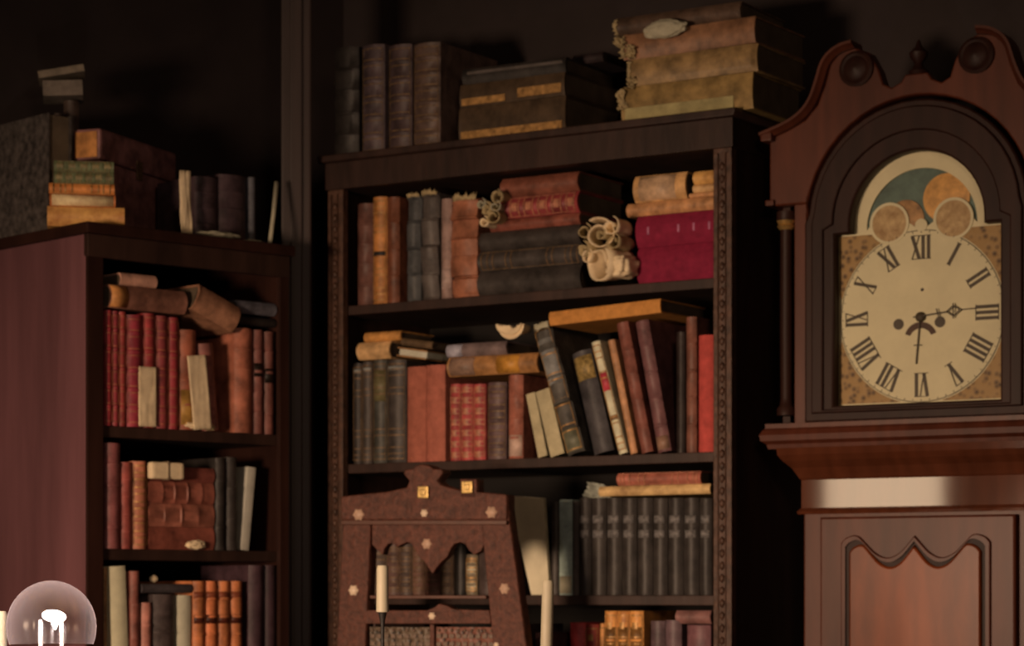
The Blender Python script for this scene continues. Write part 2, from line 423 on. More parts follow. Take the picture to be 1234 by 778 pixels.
def scroll_mesh(name, r0, r1, turns, length, m, parent, mw, seed=0, wob=.1):
    """paper rolled into a spiral tube, seen end on (axis y)"""
    n = int(turns*22); vs, fs = [], []; ny = 5
    for j in range(ny+1):
        yy = length*j/ny
        for i in range(n+1):
            t = i/n; a = t*turns*2*pi; r = (r0+(r1-r0)*t)*(1+wob*noise.noise(Vector((a*.5, yy*30, seed))))
            fl = 1+ .18*(1-j/ny)**2
            vs.append((r*cos(a)*fl, yy + .004*noise.noise(Vector((a, seed, j))), r*sin(a)*fl))
    for j in range(ny):
        for i in range(n): fs.append((j*(n+1)+i, j*(n+1)+i+1, (j+1)*(n+1)+i+1, (j+1)*(n+1)+i))
    o = new_mesh(name, vs, fs, m, parent, smooth=True)
    s = o.modifiers.new('thick', 'SOLIDIFY'); s.thickness = .0016
    o.matrix_local = mw
    return o
def wad(name, mw, sx, sy, sz, m, label, cat='paper', seed=0, group=None, sub=4, amp=.35):
    bm = bmesh.new(); bmesh.ops.create_icosphere(bm, subdivisions=sub, radius=1)
    for v in bm.verts:
        p = v.co.copy(); k = 1 + amp*noise.noise(p*2.2+Vector((seed*7.7, 0, 0))) + amp*.6*abs(noise.noise(p*5+Vector((0, seed*3.3, 0))))
        v.co = Vector((p.x*sx*k, p.y*sy*k, p.z*sz*k))
        
    lo = min(v.co.z for v in bm.verts)
    for v in bm.verts: v.co.z -= lo
    o = from_bm(name, bm, m); o.matrix_world = mw
    return tag(o, label, cat, group)

# ================================================================== middle bookcase, on top
t0 = MT
TG = 'dark volumes standing on the carved bookcase'
kt = 1.0
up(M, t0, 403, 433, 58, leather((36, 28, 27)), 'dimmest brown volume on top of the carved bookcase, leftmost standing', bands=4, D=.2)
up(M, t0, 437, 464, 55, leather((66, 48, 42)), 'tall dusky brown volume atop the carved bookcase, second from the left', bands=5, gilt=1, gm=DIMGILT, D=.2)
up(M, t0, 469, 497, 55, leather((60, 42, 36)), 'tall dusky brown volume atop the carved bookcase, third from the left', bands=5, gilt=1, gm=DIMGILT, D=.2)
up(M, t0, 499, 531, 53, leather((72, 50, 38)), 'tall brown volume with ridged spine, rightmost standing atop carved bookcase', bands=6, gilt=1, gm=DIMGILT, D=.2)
z = E+t0
DK = leather((58, 40, 26))
def edge_line(F, u0, u1, z, d, m, r=.0015): pass
z = lie(M, z, 131, 554, 682, DK, 'dark brown folio with gilded line, bottom of stack atop the carved bookcase', D=.2, bulge=.003, edge=[(.66, .94, .02, .97, GILT)])
z = lie(M, z, 103, 555, 681, DK, 'dark folio with worn gilt, middle of stack atop the carved bookcase', D=.2, bulge=.003, edge=[(.62, .92, .02, .44, GILT), (.45, .85, .56, .97, GILT)])
z = lie(M, z, 84, 558, 680, leather((38, 34, 32)), 'black folio with greenish top edge, uppermost of the dark stack', D=.19, bulge=.003, edge=[(.2, .4, .05, .97, mat('greenish_edge', A(70, 74, 64), .5))], yaw=radians(2))
lie(M, z, 62, 692, 728, leather((42, 30, 26)), 'dusky book lying at back of the dark stack, beside the tattered stack', D=.10, d=.10, T=.018)
# right stack
z = E+t0
z = lie(M, z, 106, 750, 908, leather((112, 80, 42)), 'ochre folio with pale page edge, bottom of tattered stack above carved bookcase', D=.19, d=.0, bulge=.004, edge=[(.60, .97, .03, .86, mat('page_strip', A(150, 122, 72), .85, kind='pages', scale=20))])
z = lie(M, z, 72, 760, 913, leather((116, 82, 46)), 'thick ochre-brown folio in the tattered stack, second from the bottom', D=.19, d=.0, bulge=.005, worn=2, wend=0)
z = lie(M, z, 42, 752, 912, leather((108, 68, 42)), 'reddish brown folio in the tattered stack, under the topmost one', D=.19, d=.0, bulge=.005, yaw=radians(-1), worn=3, wend=0)
zt_ = z
z = lie(M, z, 22, 744, 893, leather((70, 48, 34)), 'thin dark brown folio, topmost of the tattered stack on carved bookcase', D=.18, d=.01, worn=2, wend=0, yaw=radians(1.5))
# rolled paper lying against the stack's front
def papers_roll(F, u, v, d, label, parts, group=None, cat='rolled paper'):
    x, zz = F.px(u, v, d)
    r = root('rolled_paper', F.mat(x, d, zz), label, cat, group)
    for i, (dx, dz, r0, r1, tn, ln, ax, mm) in enumerate(parts):
        mt = Matrix.Translation((dx, 0, dz)) @ Rz(ax)
        scroll_mesh('roll', r0, r1, tn, ln, mm, r, mt, seed=i+u*.1, wob=.3)
    return r
xw, zw = M.px(798, 45, -.030)
wad('paper_wad', M.mat(xw, -.020, zw), .042, .012, .016, PAPER_DIM, 'flattened pale paper roll stuck in the top of the tattered stack', seed=3, sub=4, amp=.2)
for i, (u, v, wd, ht, rt) in enumerate([(757, 62, .018, .022, .5), (752, 120, .016, .035, -.2), (744, 50, .02, .016, .8), (760, 100, .014, .02, .3)]):
    x, zz = M.px(u, v, -.006)
    sheet('paper_scrap', M, x, -.008, zz-ht/2, wd, ht, rt, PAPER_BR, ['crumpled scrap poking out below the flattened roll', 'pale torn scrap at lower left corner of the tattered stack', 'torn scrap at upper left corner of the tattered stack', 'small torn scrap on left end of thick ochre folio'][i], amp=.010, fold=3, seed=i+20)

# ------------------------------------------------------------------ middle bookcase, upper row
s = MS[0]
up(M, s, 431, 450, 246, leather((82, 48, 36)), 'dull red-brown book at left end of the upper row, carved bookcase', bands=4)
up(M, s, 450, 467, 238, leather((150, 88, 42)), 'orange-tan spined book near left end of the upper row', bands=0, lab=[(.45, .49, IRON)], gilt=1)
up(M, s, 467, 482, 238, leather((92, 48, 30)), 'dark reddish book right of the orange-tan one in the upper row', bands=3)
up(M, s, 491, 508, 236, leather((64, 56, 48)), 'grey-black book with frayed head, left of the frayed pair', worn=2, bands=3)
up(M, s, 508, 529, 233, leather((66, 60, 54)), 'wider grey-black book with frayed head, right of the frayed pair', worn=3, bands=3)
up(M, s, 532, 545, 240, leather((118, 84, 66)), 'slim book with pale dusty rose spine in the upper row', lab=[(.1, .3, leather((150, 112, 90)))])
up(M, s, 545, 577, 240, leather((118, 66, 42)), 'thick russet book with torn paper head beside the dark lying books', worn=5, bands=4)
z = E+s
BG = leather((48, 44, 42))
z = lie(M, z, 328, 578, 702, BG, 'charcoal folio lying at the bottom of three, upper row', D=.2)
z = lie(M, z, 304, 579, 703, leather((54, 48, 46)), 'charcoal folio lying in the middle of three, upper row', D=.2, gilt=1, gm=DIMGILT)
z = lie(M, z, 281, 580, 701, leather((50, 46, 38)), 'charcoal folio lying topmost of three, below the tooled red book', D=.2)
z = lie(M, z, 266, 592, 700, leather((108, 54, 38)), 'thin faded red-brown book lying on the charcoal folios', D=.16)
z = lie(M, z, 240, 598, 699, leather((112, 42, 36)), 'tooled red book with gold specks lying under the russet one', D=.16, bands=5, gilt=2, gm=mat('rubbed_gold', (.40, .17, .10), .5, var=.5, scale=90))
z = lie(M, z, 216, 606, 699, leather((96, 50, 34)), 'russet book lying on the tooled red book under the frieze', D=.16)
papers_roll(M, 592, 248, -.022, 'curled brittle page ends spilling left of the tooled red book', [(.010, .018, .006, .013, 1.2, .05, .1, PAPER_BR), (-.014, -.004, .005, .012, 1.2, .05, -.2, PAPER_BR), (.002, -.020, .006, .014, 1.3, .05, .15, PAPER_BR), (-.024, .006, .004, .010, 1.2, .045, 0, PAPER_DIM), (-.018, -.028, .004, .010, 1.2, .045, 0, PAPER), (.008, -.002, .004, .010, 1.2, .05, .3, PAPER_DIM)])
z = E+s
CR = cloth((104, 27, 36))
za = lie(M, z, 299, 770, 870, CR, 'crimson cloth volume lying under its twin', D=.19, lab=None)
star = leather((140, 74, 80))
zb = lie(M, za, 261, 769, 871, CR, 'crimson cloth volume with pale specks along its spine, above its twin', D=.19, lab=[(.14, .165, star, .25), (.50, .525, star, .25), (.68, .705, star, .25), (.86, .885, star, .25)])
big = papers_roll(M, 720, 297, -.045, 'big curled bundle of cream pages at left end of crimson volumes', [(.004, .022, .012, .028, 1.35, .08, .25, PAPER), (.000, -.030, .018, .030, 1.15, .07, -.3, PAPER), (-.028, .030, .006, .013, 1.2, .06, .3, PAPER_BR), (.026, .034, .007, .016, 1.2, .06, 0, PAPER), (-.032, -.002, .005, .014, 1.2, .06, -.3, PAPER_BR), (-.024, -.014, .006, .012, 1.2, .06, 0, PAPER), (.030, .006, .006, .014, 1.2, .06, 0, PAPER_BR), (.004, .022, .004, .011, 1.2, .06, -.1, PAPER_BR)], cat='paper bundle')
bm = bmesh.new(); bmesh.ops.create_icosphere(bm, subdivisions=4, radius=1)
for v in bm.verts:
    p = v.co.copy(); k = 1+.25*noise.noise(p*2.5)+.18*abs(noise.noise(p*6)); q = [abs(t)**.6*(1 if t > 0 else -1) for t in p]
    v.co = Vector((.034+q[0]*.022*k, .030+q[1]*.03*k, -.036+q[2]*.019*k))
from_bm('crushed_pages', bm, PAPER, big, smooth=True)
TAN = leather((160, 108, 60)); TAN2 = leather((176, 118, 52))
z = lie(M, zb, 246, 757, 869, leather((156, 100, 58)), 'long thin tan book lying directly on the crimson volumes', D=.14)
z1_ = lie(M, z, 213, 766, 829, TAN, 'thick tan book with dusty cover lying upper left above crimson volumes', D=.14, lab=[(.1, .8, leather((158, 114, 76)))])
zr = lie(M, z, 238, 831, 869, leather((156, 100, 58)), 'short tan book lying beside the thick tan one, lowest of three', D=.12)
zr = lie(M, zr, 223, 836, 870, leather((172, 116, 68)), 'short pale tan book lying beside the thick tan one, middle of three', D=.12)
zr = lie(M, zr, 207, 837, 871, leather((174, 110, 54)), 'short yellow-tan book lying beside the thick tan one, top of three', D=.12)

# ------------------------------------------------------------------ middle bookcase, second row
s = MS[1]
GR = [leather((44, 40, 34)), leather((58, 52, 44)), leather((54, 46, 36)), leather((52, 48, 42))]
for i, (a, b, v, l) in enumerate([(426, 437, 438, 'narrowest charcoal book at left end of the second row'), (437, 449, 436, 'charcoal book with silvery spine ridge, second from left in second row'), (450, 467, 434, 'charcoal book with brownish worn title, third from left in second row'), (467, 490, 434, 'widest charcoal book with pale head mark beside orange-red pair')]):
    up(M, s, a, b, v, GR[i], l, lab=[(.9, .94, leather((104, 92, 76)))] if i != 2 else [(.6, .9, leather((80, 64, 38)))], gilt=1, gm=DIMGILT)
up(M, s, 491, 514, 442, cloth((128, 66, 46)), 'orange-red cloth volume, left of the matching pair in second row', bulge=.006)
up(M, s, 514, 537, 440, cloth((132, 68, 48)), 'orange-red cloth volume, right of the matching pair in second row', bulge=.006)
for i, (a, b) in enumerate([(543, 556), (556, 571), (571, 586)]):
    up(M, s, a, b, 463, leather((134, 50, 42)), ['left', 'middle', 'right'][i]+'most of three short red ribbed volumes in the second row', bands=6, gilt=2, gm=mat('rubbed_gold', (.40, .17, .10), .5, var=.5, scale=90), group='short red ribbed volumes')
up(M, s, 588, 611, 461, leather((76, 52, 44)), 'dark brown ribbed book right of the short red volumes', bands=5, gilt=1, gm=DIMGILT)
up(M, s, 613, 631, 452, leather((124, 66, 46)), 'russet book with pale patch at its foot, beside beige pamphlets', bands=3, lab=[(.03, .28, leather((150, 110, 84)))])
BE = mat('beige_card', A(142, 116, 78), .8, var=.2, scale=30, bump=.2)
up(M, s, 648, 660, 474, BE, 'beige pamphlet leaning left, left one of the two', ts=-15, D=.15, pages=CREAM, bulge=.001, cat='pamphlet')
up(M, s, 663, 681, 470, BE, 'beige pamphlet leaning left, right one of the two', ts=-19, D=.15, pages=CREAM, bulge=.001, cat='pamphlet')
up(M, s, 684, 706, 394, leather((70, 58, 46)), 'tall dark book with painted grey spine highlight leaning left over the pamphlets', ts=-43, bands=4, gilt=1, lab=[(.55, .9, leather((110, 96, 80))), (.02, .2, leather((90, 78, 54)))], worn=2)  # grey strip high on the spine paints its highlight
up(M, s, 716, 741, 424, leather((56, 46, 40)), 'dark leaning book with mottled brass-coloured title block', ts=-28, lab=[(.72, .95, mat('mottled_gold', A(120, 88, 44), .6, var=.6, scale=120))])
up(M, s, 746, 757, 412, mat('cream_binding', A(168, 144, 104), .7, var=.3, scale=30), 'slim pale cream-spined book leaning in the second row', ts=-34, gilt=1, lab=[(.56, .72, leather((140, 44, 44))), (.3, .34, leather((90, 60, 36)))])
up(M, s, 760, 769, 410, leather((150, 96, 58)), 'slim tan book leaning just right of the cream-spined one', ts=-28)
up(M, s, 773, 788, 389, leather((98, 52, 38)), 'reddish brown book leaning, left of the two tall ones', ts=-31, bands=4)
up(M, s, 793, 810, 387, leather((88, 52, 44)), 'plum-brown book leaning, right of the two tall ones', ts=-28, bands=4, lab=[(.02, .12, leather((110, 74, 52)))])
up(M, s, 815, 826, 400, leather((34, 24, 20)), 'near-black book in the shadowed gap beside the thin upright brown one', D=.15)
up(M, s, 827, 840, 382, leather((96, 54, 38)), 'thin upright brown book left of the bright red one', bands=4)
up(M, s, 842, 862, 404, cloth((146, 54, 42)), 'bright orange-red book upright against the right stile', bulge=.007)
# lying small books on the row
xa, zs_ = M.px(433, 428, .02)
zz = E+s+ (M.px(440, 434, .02)[1]-E-s) + .001
za = lie(M, zz, 413, 433, 472, leather((160, 112, 66)), 'small tan book lying on the charcoal books under the orange one', D=.11, d=.025)
za = lie(M, za, 401, 440, 484, leather((158, 98, 46)), 'small orange-brown book lying topmost above the charcoal books', D=.11, d=.025)
zz = max(M.px(492, 440, .02)[1], M.px(514, 438, .02)[1])+.001
za = lie(M, M.px(478, 434, .02)[1]+.008, 420, 478, 514, leather((120, 76, 40)), 'small open-edged book with bright pages slumped on the charcoal books', D=.10, d=.02, tilt=radians(-9), pagesout=True, pages=CREAM, T=.018)
lie(M, za+.003, 410, 484, 522, leather((78, 54, 34)), 'small dull brown book lying slumped over the bright-paged one', D=.10, d=.03, tilt=radians(-9), T=.014)
zz = M.px(614, 451, .02)[1]+.001
za = lie(M, zz, 431, 542, 650, leather((134, 84, 44)), 'long orange-brown book lying across the short red volumes', D=.15, gilt=0, lab=[(.55, .8, leather((158, 98, 36))), (.02, .3, leather((120, 84, 60)))])
lie(M, za, 415, 540, 612, leather((94, 70, 58)), 'dull mauve-brown book with pale end lying topmost over the red volumes', D=.14, lab=[(.0, .26, leather((142, 122, 112)))])
# tilted yellow book resting on the leaning books
za = M.px(663, 393, .0)[1]
lie(M, za, 379, 663, 797, cloth((156, 94, 42)), 'ochre-yellow book lying tilted across the leaning books', D=.17, d=-.005, tilt=radians(2.5), T=.025, bulge=.003)
x, zz = M.px(654, 391, .0)
sheet('paper_scrap', M, x, -.002, zz-.008, .03, .012, -.2, PAPER_DIM, 'pale paper edge poking out left of the ochre-yellow book', amp=.004, seed=2)
# curled page
x, zz = M.px(618, 398, -.02)
r = root('curled_page', M.mat(x, -.03, zz), 'cream page curled like a shell above the long orange-brown book', 'paper')
n = 26; vs = []; fs = []
for j in range(9):
    for i in range(n+1):
        a = radians(172 + 195*i/n); R_ = .030*(1-.06*j) * (1-.25*(i/n))
        sq = .85
        vs.append((R_*cos(a)*1.05, .007*j, R_*sin(a)*sq*(.85+.02*j) + .010))
for j in range(8):
    for i in range(n): fs.append((j*(n+1)+i, j*(n+1)+i+1, (j+1)*(n+1)+i+1, (j+1)*(n+1)+i))
for i in range(0, n): pass
o = new_mesh('page', vs, fs, PAPER, r, smooth=True); o.modifiers.new('t', 'SOLIDIFY').thickness = .0014
vs = []; fs = []
for j in range(7):
    for i in range(17):
        a = radians(180+ 180*i/16); k = j/6
        vs.append((.029*cos(a)*(1-k*.75) , .004+.010*k, .027*sin(a)*(1-k*.8)+.010))
for j in range(6):
    for i in range(16): fs.append((j*17+i, j*17+i+1, (j+1)*17+i+1, (j+1)*17+i))
o = new_mesh('folded_leaf', vs, fs, PAPER, r, smooth=True); o.modifiers.new('t', 'SOLIDIFY').thickness = .0014

# ------------------------------------------------------------------ middle bookcase, third row
s = MS[2]
cs = [(84, 50, 38), (70, 52, 40), (84, 56, 44), (66, 48, 38), (92, 60, 44), (104, 62, 46), (84, 60, 44)]
us = [432, 446, 466, 482, 497, 513, 530, 547]
nm = ['behind the carved chair left post', 'behind the left candle', 'left of the chair opening, mottled spine', 'second within the chair opening', 'third within the chair opening, under the pendant', 'fourth within the chair opening', 'fifth within the chair opening, lighter russet']
for i in range(7):
    up(M, s, us[i], us[i+1], 655 if i > 1 else 640, leather(cs[i]), ('brown book ' if i not in (4, 5) else 'russet brown book ')+nm[i], bands=4, gilt=1, gm=DIMGILT)
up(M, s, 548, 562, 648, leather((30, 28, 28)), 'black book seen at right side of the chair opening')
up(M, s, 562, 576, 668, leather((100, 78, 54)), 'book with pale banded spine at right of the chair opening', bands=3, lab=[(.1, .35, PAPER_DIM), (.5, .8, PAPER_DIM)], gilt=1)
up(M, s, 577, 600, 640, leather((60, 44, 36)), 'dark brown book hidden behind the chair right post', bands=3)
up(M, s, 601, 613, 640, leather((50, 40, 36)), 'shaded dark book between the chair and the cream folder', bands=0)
FO = mat('cream_card', A(166, 138, 100), .8, var=.12, scale=20, bump=.15)
fq = [M.px(640, 717, .01), M.px(662, 717, .01), M.px(655, 600, .01), M.px(613, 597, .01)]
fo = root('document_folder', M.mat(fq[0][0], .01, E+s+.0005), 'large cream folder leaning left beside the chair, fanned open at the top', 'folder')
fq = [(x-fq[0][0], max(0, z-E-s)) for x, z in fq]; fq[0] = (0, 0); fq[1] = (fq[1][0], 0)
prism('cover', fq, 0, .003, FO, fo, bev=.0008); prism('cover', fq, .006, .009, FO, fo, bev=.0008)
prism('sheets', [(x*.97+.0005, z*.985) for x, z in fq], .003, .006, PAGES, fo)
up(M, s, 664, 673, 604, leather((52, 56, 54)), 'dark slate book right of the cream folder', D=.17)
up(M, s, 674, 690, 602, mat('pale_green_binding', A(128, 124, 100), .7, var=.35, scale=35), 'pale grey-green book right of the slate one', lab=[(.02, .2, PAPER_DIM)], bulge=.003)
up(M, s, 690, 698, 604, cloth((70, 66, 56)), 'thin teal-grey book left of the charcoal set')
ub = [698, 713, 731, 750, 768, 787, 805, 824, 843, 859]
SETC = leather((43, 38, 34)); LB = mat('set_label', A(84, 70, 58), .6, var=.55, scale=150)
for i in range(9):
    up(M, s, ub[i], ub[i+1], 600, SETC, ['first', 'second', 'third', 'fourth', 'middle (fifth)', 'sixth', 'seventh', 'eighth', 'last, nearest the right stile,'][i]+' volume from the left in the matching charcoal set', bands=0, lab=[(.59, .67, LB, .72), (.74, .82, LB, .72)], group='matching charcoal set in the third row')
zz = M.px(724, 599, .02)[1]+.0015
za = lie(M, zz, 586, 723, 857, leather((172, 120, 70)), 'long tan book lying on the charcoal set', D=.15)
lie(M, za, 570, 745, 846, leather((128, 66, 46)), 'thin reddish book lying on the long tan book', D=.14, gilt=1, gm=mat('rubbed_gold', (.40, .17, .10), .5, var=.5, scale=90))
x, zz = M.px(713, 590, .03)
sheet('crumpled_paper', M, x, .045, E+MS[2]+.1755, .055, .030, .25, mat('grey_paper', A(120, 106, 82), .85, var=.2, scale=40, bump=.3), 'crumpled greyish paper propped at left end of the long tan book', amp=.010, fold=2.5, seed=9)
# fourth row
s = MS[3]
us4 = [(430, 452, 745, (70, 48, 38), 'brown book low behind the chair left post'), (600, 622, 752, (60, 42, 36), 'dark book low behind the chair right post'), (645, 664, 762, (72, 44, 38), 'dull red book partly hidden behind the right candle')]
for a, b, v, c, l in us4: up(M, s, a, b, v, leather(c), l, bands=3)
up(M, s, 687, 706, 750, leather((156, 52, 44)), 'bright red book at left of the lowest visible row', bands=3)
up(M, s, 706, 722, 752, leather((130, 48, 34)), 'dark red book with gold tooling next to the orange trio, lowest row', bands=4, gilt=2)
OT = leather((172, 100, 46)); DKP = leather((92, 56, 26))
for i, (a, b) in enumerate([(729, 744), (744, 759), (759, 776)]):
    up(M, s, a, b, 736, OT, ['left', 'middle', 'right'][i]+' one of three orange-gold books with brown title panels, lowest row', bands=4, gilt=2, lab=[(.76, .89, DKP)], group='orange-gold books in the lowest row')
up(M, s, 723, 729, 751, leather((164, 100, 50)), 'slim orange book just left of the orange-gold trio', bands=2, gilt=1)
up(M, s, 784, 802, 748, leather((74, 52, 46)), 'dusky brown book right of the orange-gold trio', bands=2)
up(M, s, 802, 822, 747, leather((78, 54, 48)), 'second dusky brown book right of the orange-gold trio', bands=2)
up(M, s, 828, 857, 753, leather((88, 52, 46)), 'plum-brown book beneath the small lying book at right stile', bands=2)
lie(M, M.px(828, 752, .02)[1]+.001, 735, 816, 858, leather((98, 60, 48)), 'thin plum-brown book lying at right end of the lowest visible row', D=.13)

# ================================================================== left bookcase, on top
t0 = E+LT
GM = mat('mottled_grey_binding', A(62, 56, 64), .6, var=.7, scale=70, bump=.3)
# big grey volume standing near the side, its board towards us
def board_book(F, mw, T, H, D, cov, label, **kw): return make_book('book', mw, T, H, D, cov, label, **kw)
def Lat(u, v, d): return L.px(u, v, d)
# plane parallel to the side panel, on the top board
SP = Frame(*(L.w(0, .0, 0).xy), (.682, -.731))            # x runs forward along the side panel (towards the corner)
def sp(u, v, d=0): return SP.px(u, v, d)
# frame with x to the right as seen on the side panel
x0s = sp(-14, 265, .02)[0]; x1s = sp(58, 265, .02)[0]; zt0 = sp(30, 143, .02)[1]
mwg = SP.mat(x0s, .02, t0+.0004)
make_book('book', SP.mat(x0s, .045, t0+.0004) @ Rz(-pi/2) @ Matrix.Translation((0, 0, 0)), .05, zt0-t0, x1s-x0s, GM, 'large mottled grey volume standing at left end on the narrow bookcase', cat='book')
# small stack, spines facing the side-panel direction
def slie(z, vt, u0, u1, cov, label, D=.1, d=.03, **kw): return lie(SP, z, vt, u0, u1, cov, label, D=D, d=d, **kw)
# stack frame rotated to face the viewer
SF = Frame(*(L.w(.055, .03, 0).xy), (.985, .17))
def alie(z, vt, u0, u1, cov, label, D=.10, d=.0, **kw): return lie(SF, z, vt, u0, u1, cov, label, D=D, d=d, **kw)
z = t0
z = alie(z, 248, 57, 150, leather((188, 110, 54)), 'thick orange book, bottom of small stack on the narrow bookcase')
z = alie(z, 233, 60, 139, leather((150, 78, 38)), 'orange-brown book with pale bands, second from bottom of small stack', lab=[(.03, .97, leather((190, 130, 84)))])
z = alie(z, 220, 59, 138, leather((170, 92, 42)), 'orange-brown book in small stack, right under the green ones', gilt=1)
GN = leather((84, 78, 48))
z = alie(z, 206, 65, 137, GN, 'olive green book in small stack, lower of the green pair', bands=5, gilt=2, gm=mat('green_gold', (.20, .17, .08), .5, var=.5, scale=90))
z = alie(z, 193, 65, 137, GN, 'olive green book in small stack, upper of the green pair', bands=4, gilt=2, gm=mat('green_gold', (.20, .17, .08), .5, var=.5, scale=90))
# tall things behind
xx, zz = SF.px(70, 137, .168)
make_book('book', SF.mat(xx, .168, t0+.0004), .014, zz-t0, .03, leather((74, 54, 42)), 'narrow dull tall book behind the small stack, left side', cat='book')
xx, zz = SF.px(86, 122, .160)
make_book('book', SF.mat(xx, .160, t0+.0004), .028, zz-t0, .03, leather((60, 42, 32)), 'dark brown tall book rising behind the small stack', cat='book')
x0 = SF.px(50, 110, .10)[0]
zc = zz+.0015
lie(SF, zc, 97, 52, 100, mat('dusty_tan', A(96, 76, 58), .8, var=.3, scale=40), 'dusty tan small book balanced atop the dark tall book', D=.08, d=.125, tilt=radians(3), T=.028, bulge=.002)
lie(SF, zc+.031, 80, 47, 103, mat('dusty_tan', A(104, 82, 60), .8, var=.3, scale=40), 'dusty tan thin book slanting at the very top of the heap', D=.08, d=.120, tilt=radians(11), T=.013, bulge=.002)
# large red-brown leather box standing on edge behind the small stack, its orange end towards us
r = root('leather_box', L.mat(.110, .120, t0+.0004, radians(26)), 'big dark red-brown leather box with orange end behind the small book stack', 'box')
h0 = E+.853-t0; BXM = leather((112, 68, 56))
box('body', 0, .285, 0, .054, 0, h0*.70, BXM, r, .003)
box('lid', -.002, .287, -.002, .056, h0*.71, h0, BXM, r, .006)
box('orange_end', -.0045, -.0018, .004, .050, h0*.73, h0-.006, leather((160, 96, 46)), r, .001)
bm = bmesh.new(); bx(bm, .13, .15, -.005, -.0015, h0*.62, h0*.80, .001); from_bm('clasp', bm, DIMGILT, r)
# standing white paper, dark books, stick, scrap
x, zz = L.px(225, 206, .03)
sheet('folded_paper', L, x, .03, t0+.001, .024, zz-t0-.001, -.04, PAPER, 'narrow cream folded paper standing right of the leather box', amp=.0015, seed=4)
for i, (a, b, v, c, l) in enumerate([(234, 262, 214, (58, 40, 36), 'dim brown book standing right of the narrow cream paper'), (263, 296, 212, (58, 40, 36), 'dim brown book standing left of the thin grey strip, atop narrow bookcase')]):
    up(L, LT, a, b, v, leather(c), l, d=.06, bands=3, D=.12)
up(L, LT, 300, 308, 214, leather((72, 62, 56)), 'thin grey-edged book standing upright near right end, narrow bookcase top', d=.06, D=.1)
x0, z0 = L.px(326, 292, .01); x1, z1 = L.px(349, 217, .01)
o = tube('paper_roll', [L.w(x0, .012, t0+.004), L.w((x0+x1)/2, .03, (t0+z1)/2), L.w(x1, .05, z1)], [.004, .0042, .005], PAPER_DIM, seg=10)
tag(o, 'thin pale stick-like roll leaning at right end of the narrow bookcase', 'roll')
x, _ = L.px(268, 285, -.0)
wad('paper_scrap', L.mat(x, .012, t0+.0005), .044, .012, .006, PAPER_DIM, 'flat crumpled pale scrap at front edge of narrow bookcase top', seed=8)
x, _ = L.px(310, 290, -.0)
wad('paper_scrap', L.mat(x, .012, t0+.0005), .02, .01, .003, PAPER_DIM, 'tiny pale scrap beside the leaning stick on narrow bookcase top', seed=18)

# ------------------------------------------------------------------ left bookcase, first row
s = LS[0]
RC = (118, 36, 34)
ul = [(126, 135, 374), (135, 143, 375), (143, 152, 376), (152, 171, 380), (172, 187, 378), (187, 202, 381), (202, 215, 383)]
ll = ['narrow red book at left end of the narrow bookcase first row', 'second narrow red book from left, narrow bookcase first row', 'third narrow red book from left, narrow bookcase first row', 'wide red book left of the first paper slip', 'red book behind the right edge of the first paper slip', 'plain maroon book between the two paper slips', 'maroon book left of the second paper slip']
for i, ((a, b, v), l) in enumerate(zip(ul, ll)):
    up(L, s, a, b, v, leather((RC[0]-6*(i > 4)-4*(i % 2), RC[1]+3*(i % 3), RC[2]+3*(i % 2))), l, bands=5, gilt=1, gm=mat('rubbed_red_gold', (.30, .09, .05), .55, var=.5, scale=90))
up(L, s, 216, 236, 398, leather((112, 56, 36)), 'russet book behind the second paper slip', bands=3, lab=[(.05, .4, leather((128, 84, 36)))])
up(L, s, 246, 264, 414, leather((110, 60, 46)), 'leaning brown book right of the second paper slip', ts=-8, bands=3)
up(L, s, 282, 304, 396, leather((124, 66, 44)), 'orange-brown book right of the dark gap, first row', bands=4)
up(L, s, 305, 317, 398, leather((96, 52, 40)), 'brown book with dark label spots, first row right', bands=4, lab=[(.55, .68, leather((26, 18, 14)))])
up(L, s, 318, 330, 400, leather((92, 50, 38)), 'brown book with dark label spot at right end of first row', bands=4, lab=[(.5, .64, leather((26, 18, 14)))])
def slip(u0, u1, vt, vb, F, d, label, rot=0, m=PAPER, seed=0, hang=None, zfloor=None):
    xa, zt = F.px((u0+u1)/2, vt, d); w_ = F.px(u1, vt, d)[0]-F.px(u0, vt, d)[0]
    zb = zfloor if zfloor else F.px((u0+u1)/2, vb, d)[1]
    sheet('paper_slip', F, xa-(zt-zb)*sin(rot), d, zb, w_, (zt-zb)/cos(rot), rot, m, label, 'paper slip', amp=.0006, seed=seed)
slip(167, 188, 442, 513, L, -.004, 'upright cream paper slip in front of the red books', zfloor=E+s+.002, rot=0, seed=1)
slip(226, 248, 428, 518, L, -.014, 'tilted cream paper slip right of the upright one', rot=-.11, zfloor=E+s+.002, seed=2)
x, _ = L.px(229, 515, 0)
wad('paper_scrap', L.mat(x, .0, E+s+.0005), .013, .010, .007, PAPER, 'small crumpled scrap at foot of the tilted slip', seed=11)
x, _ = L.px(252, 515, 0)
wad('paper_scrap', L.mat(x, .0, E+s+.0005), .011, .008, .006, PAPER_BR, 'small brownish scrap right of the tilted slip foot', seed=12)
zz = L.px(131, 371, .0)[1]
zz = max(zz, L.px(131, 373, .02)[1]+.001)
za = lie(L, zz, 342, 131, 222, leather((104, 62, 44)), 'long brown book lying on the red books, left one', D=.16, d=.0, lab=[(0, .22, leather((156, 94, 46)))])
za2 = lie(L, za, 328, 144, 187, leather((146, 96, 70)), 'small pinkish tan book lying on the long brown book', D=.09, d=.01)
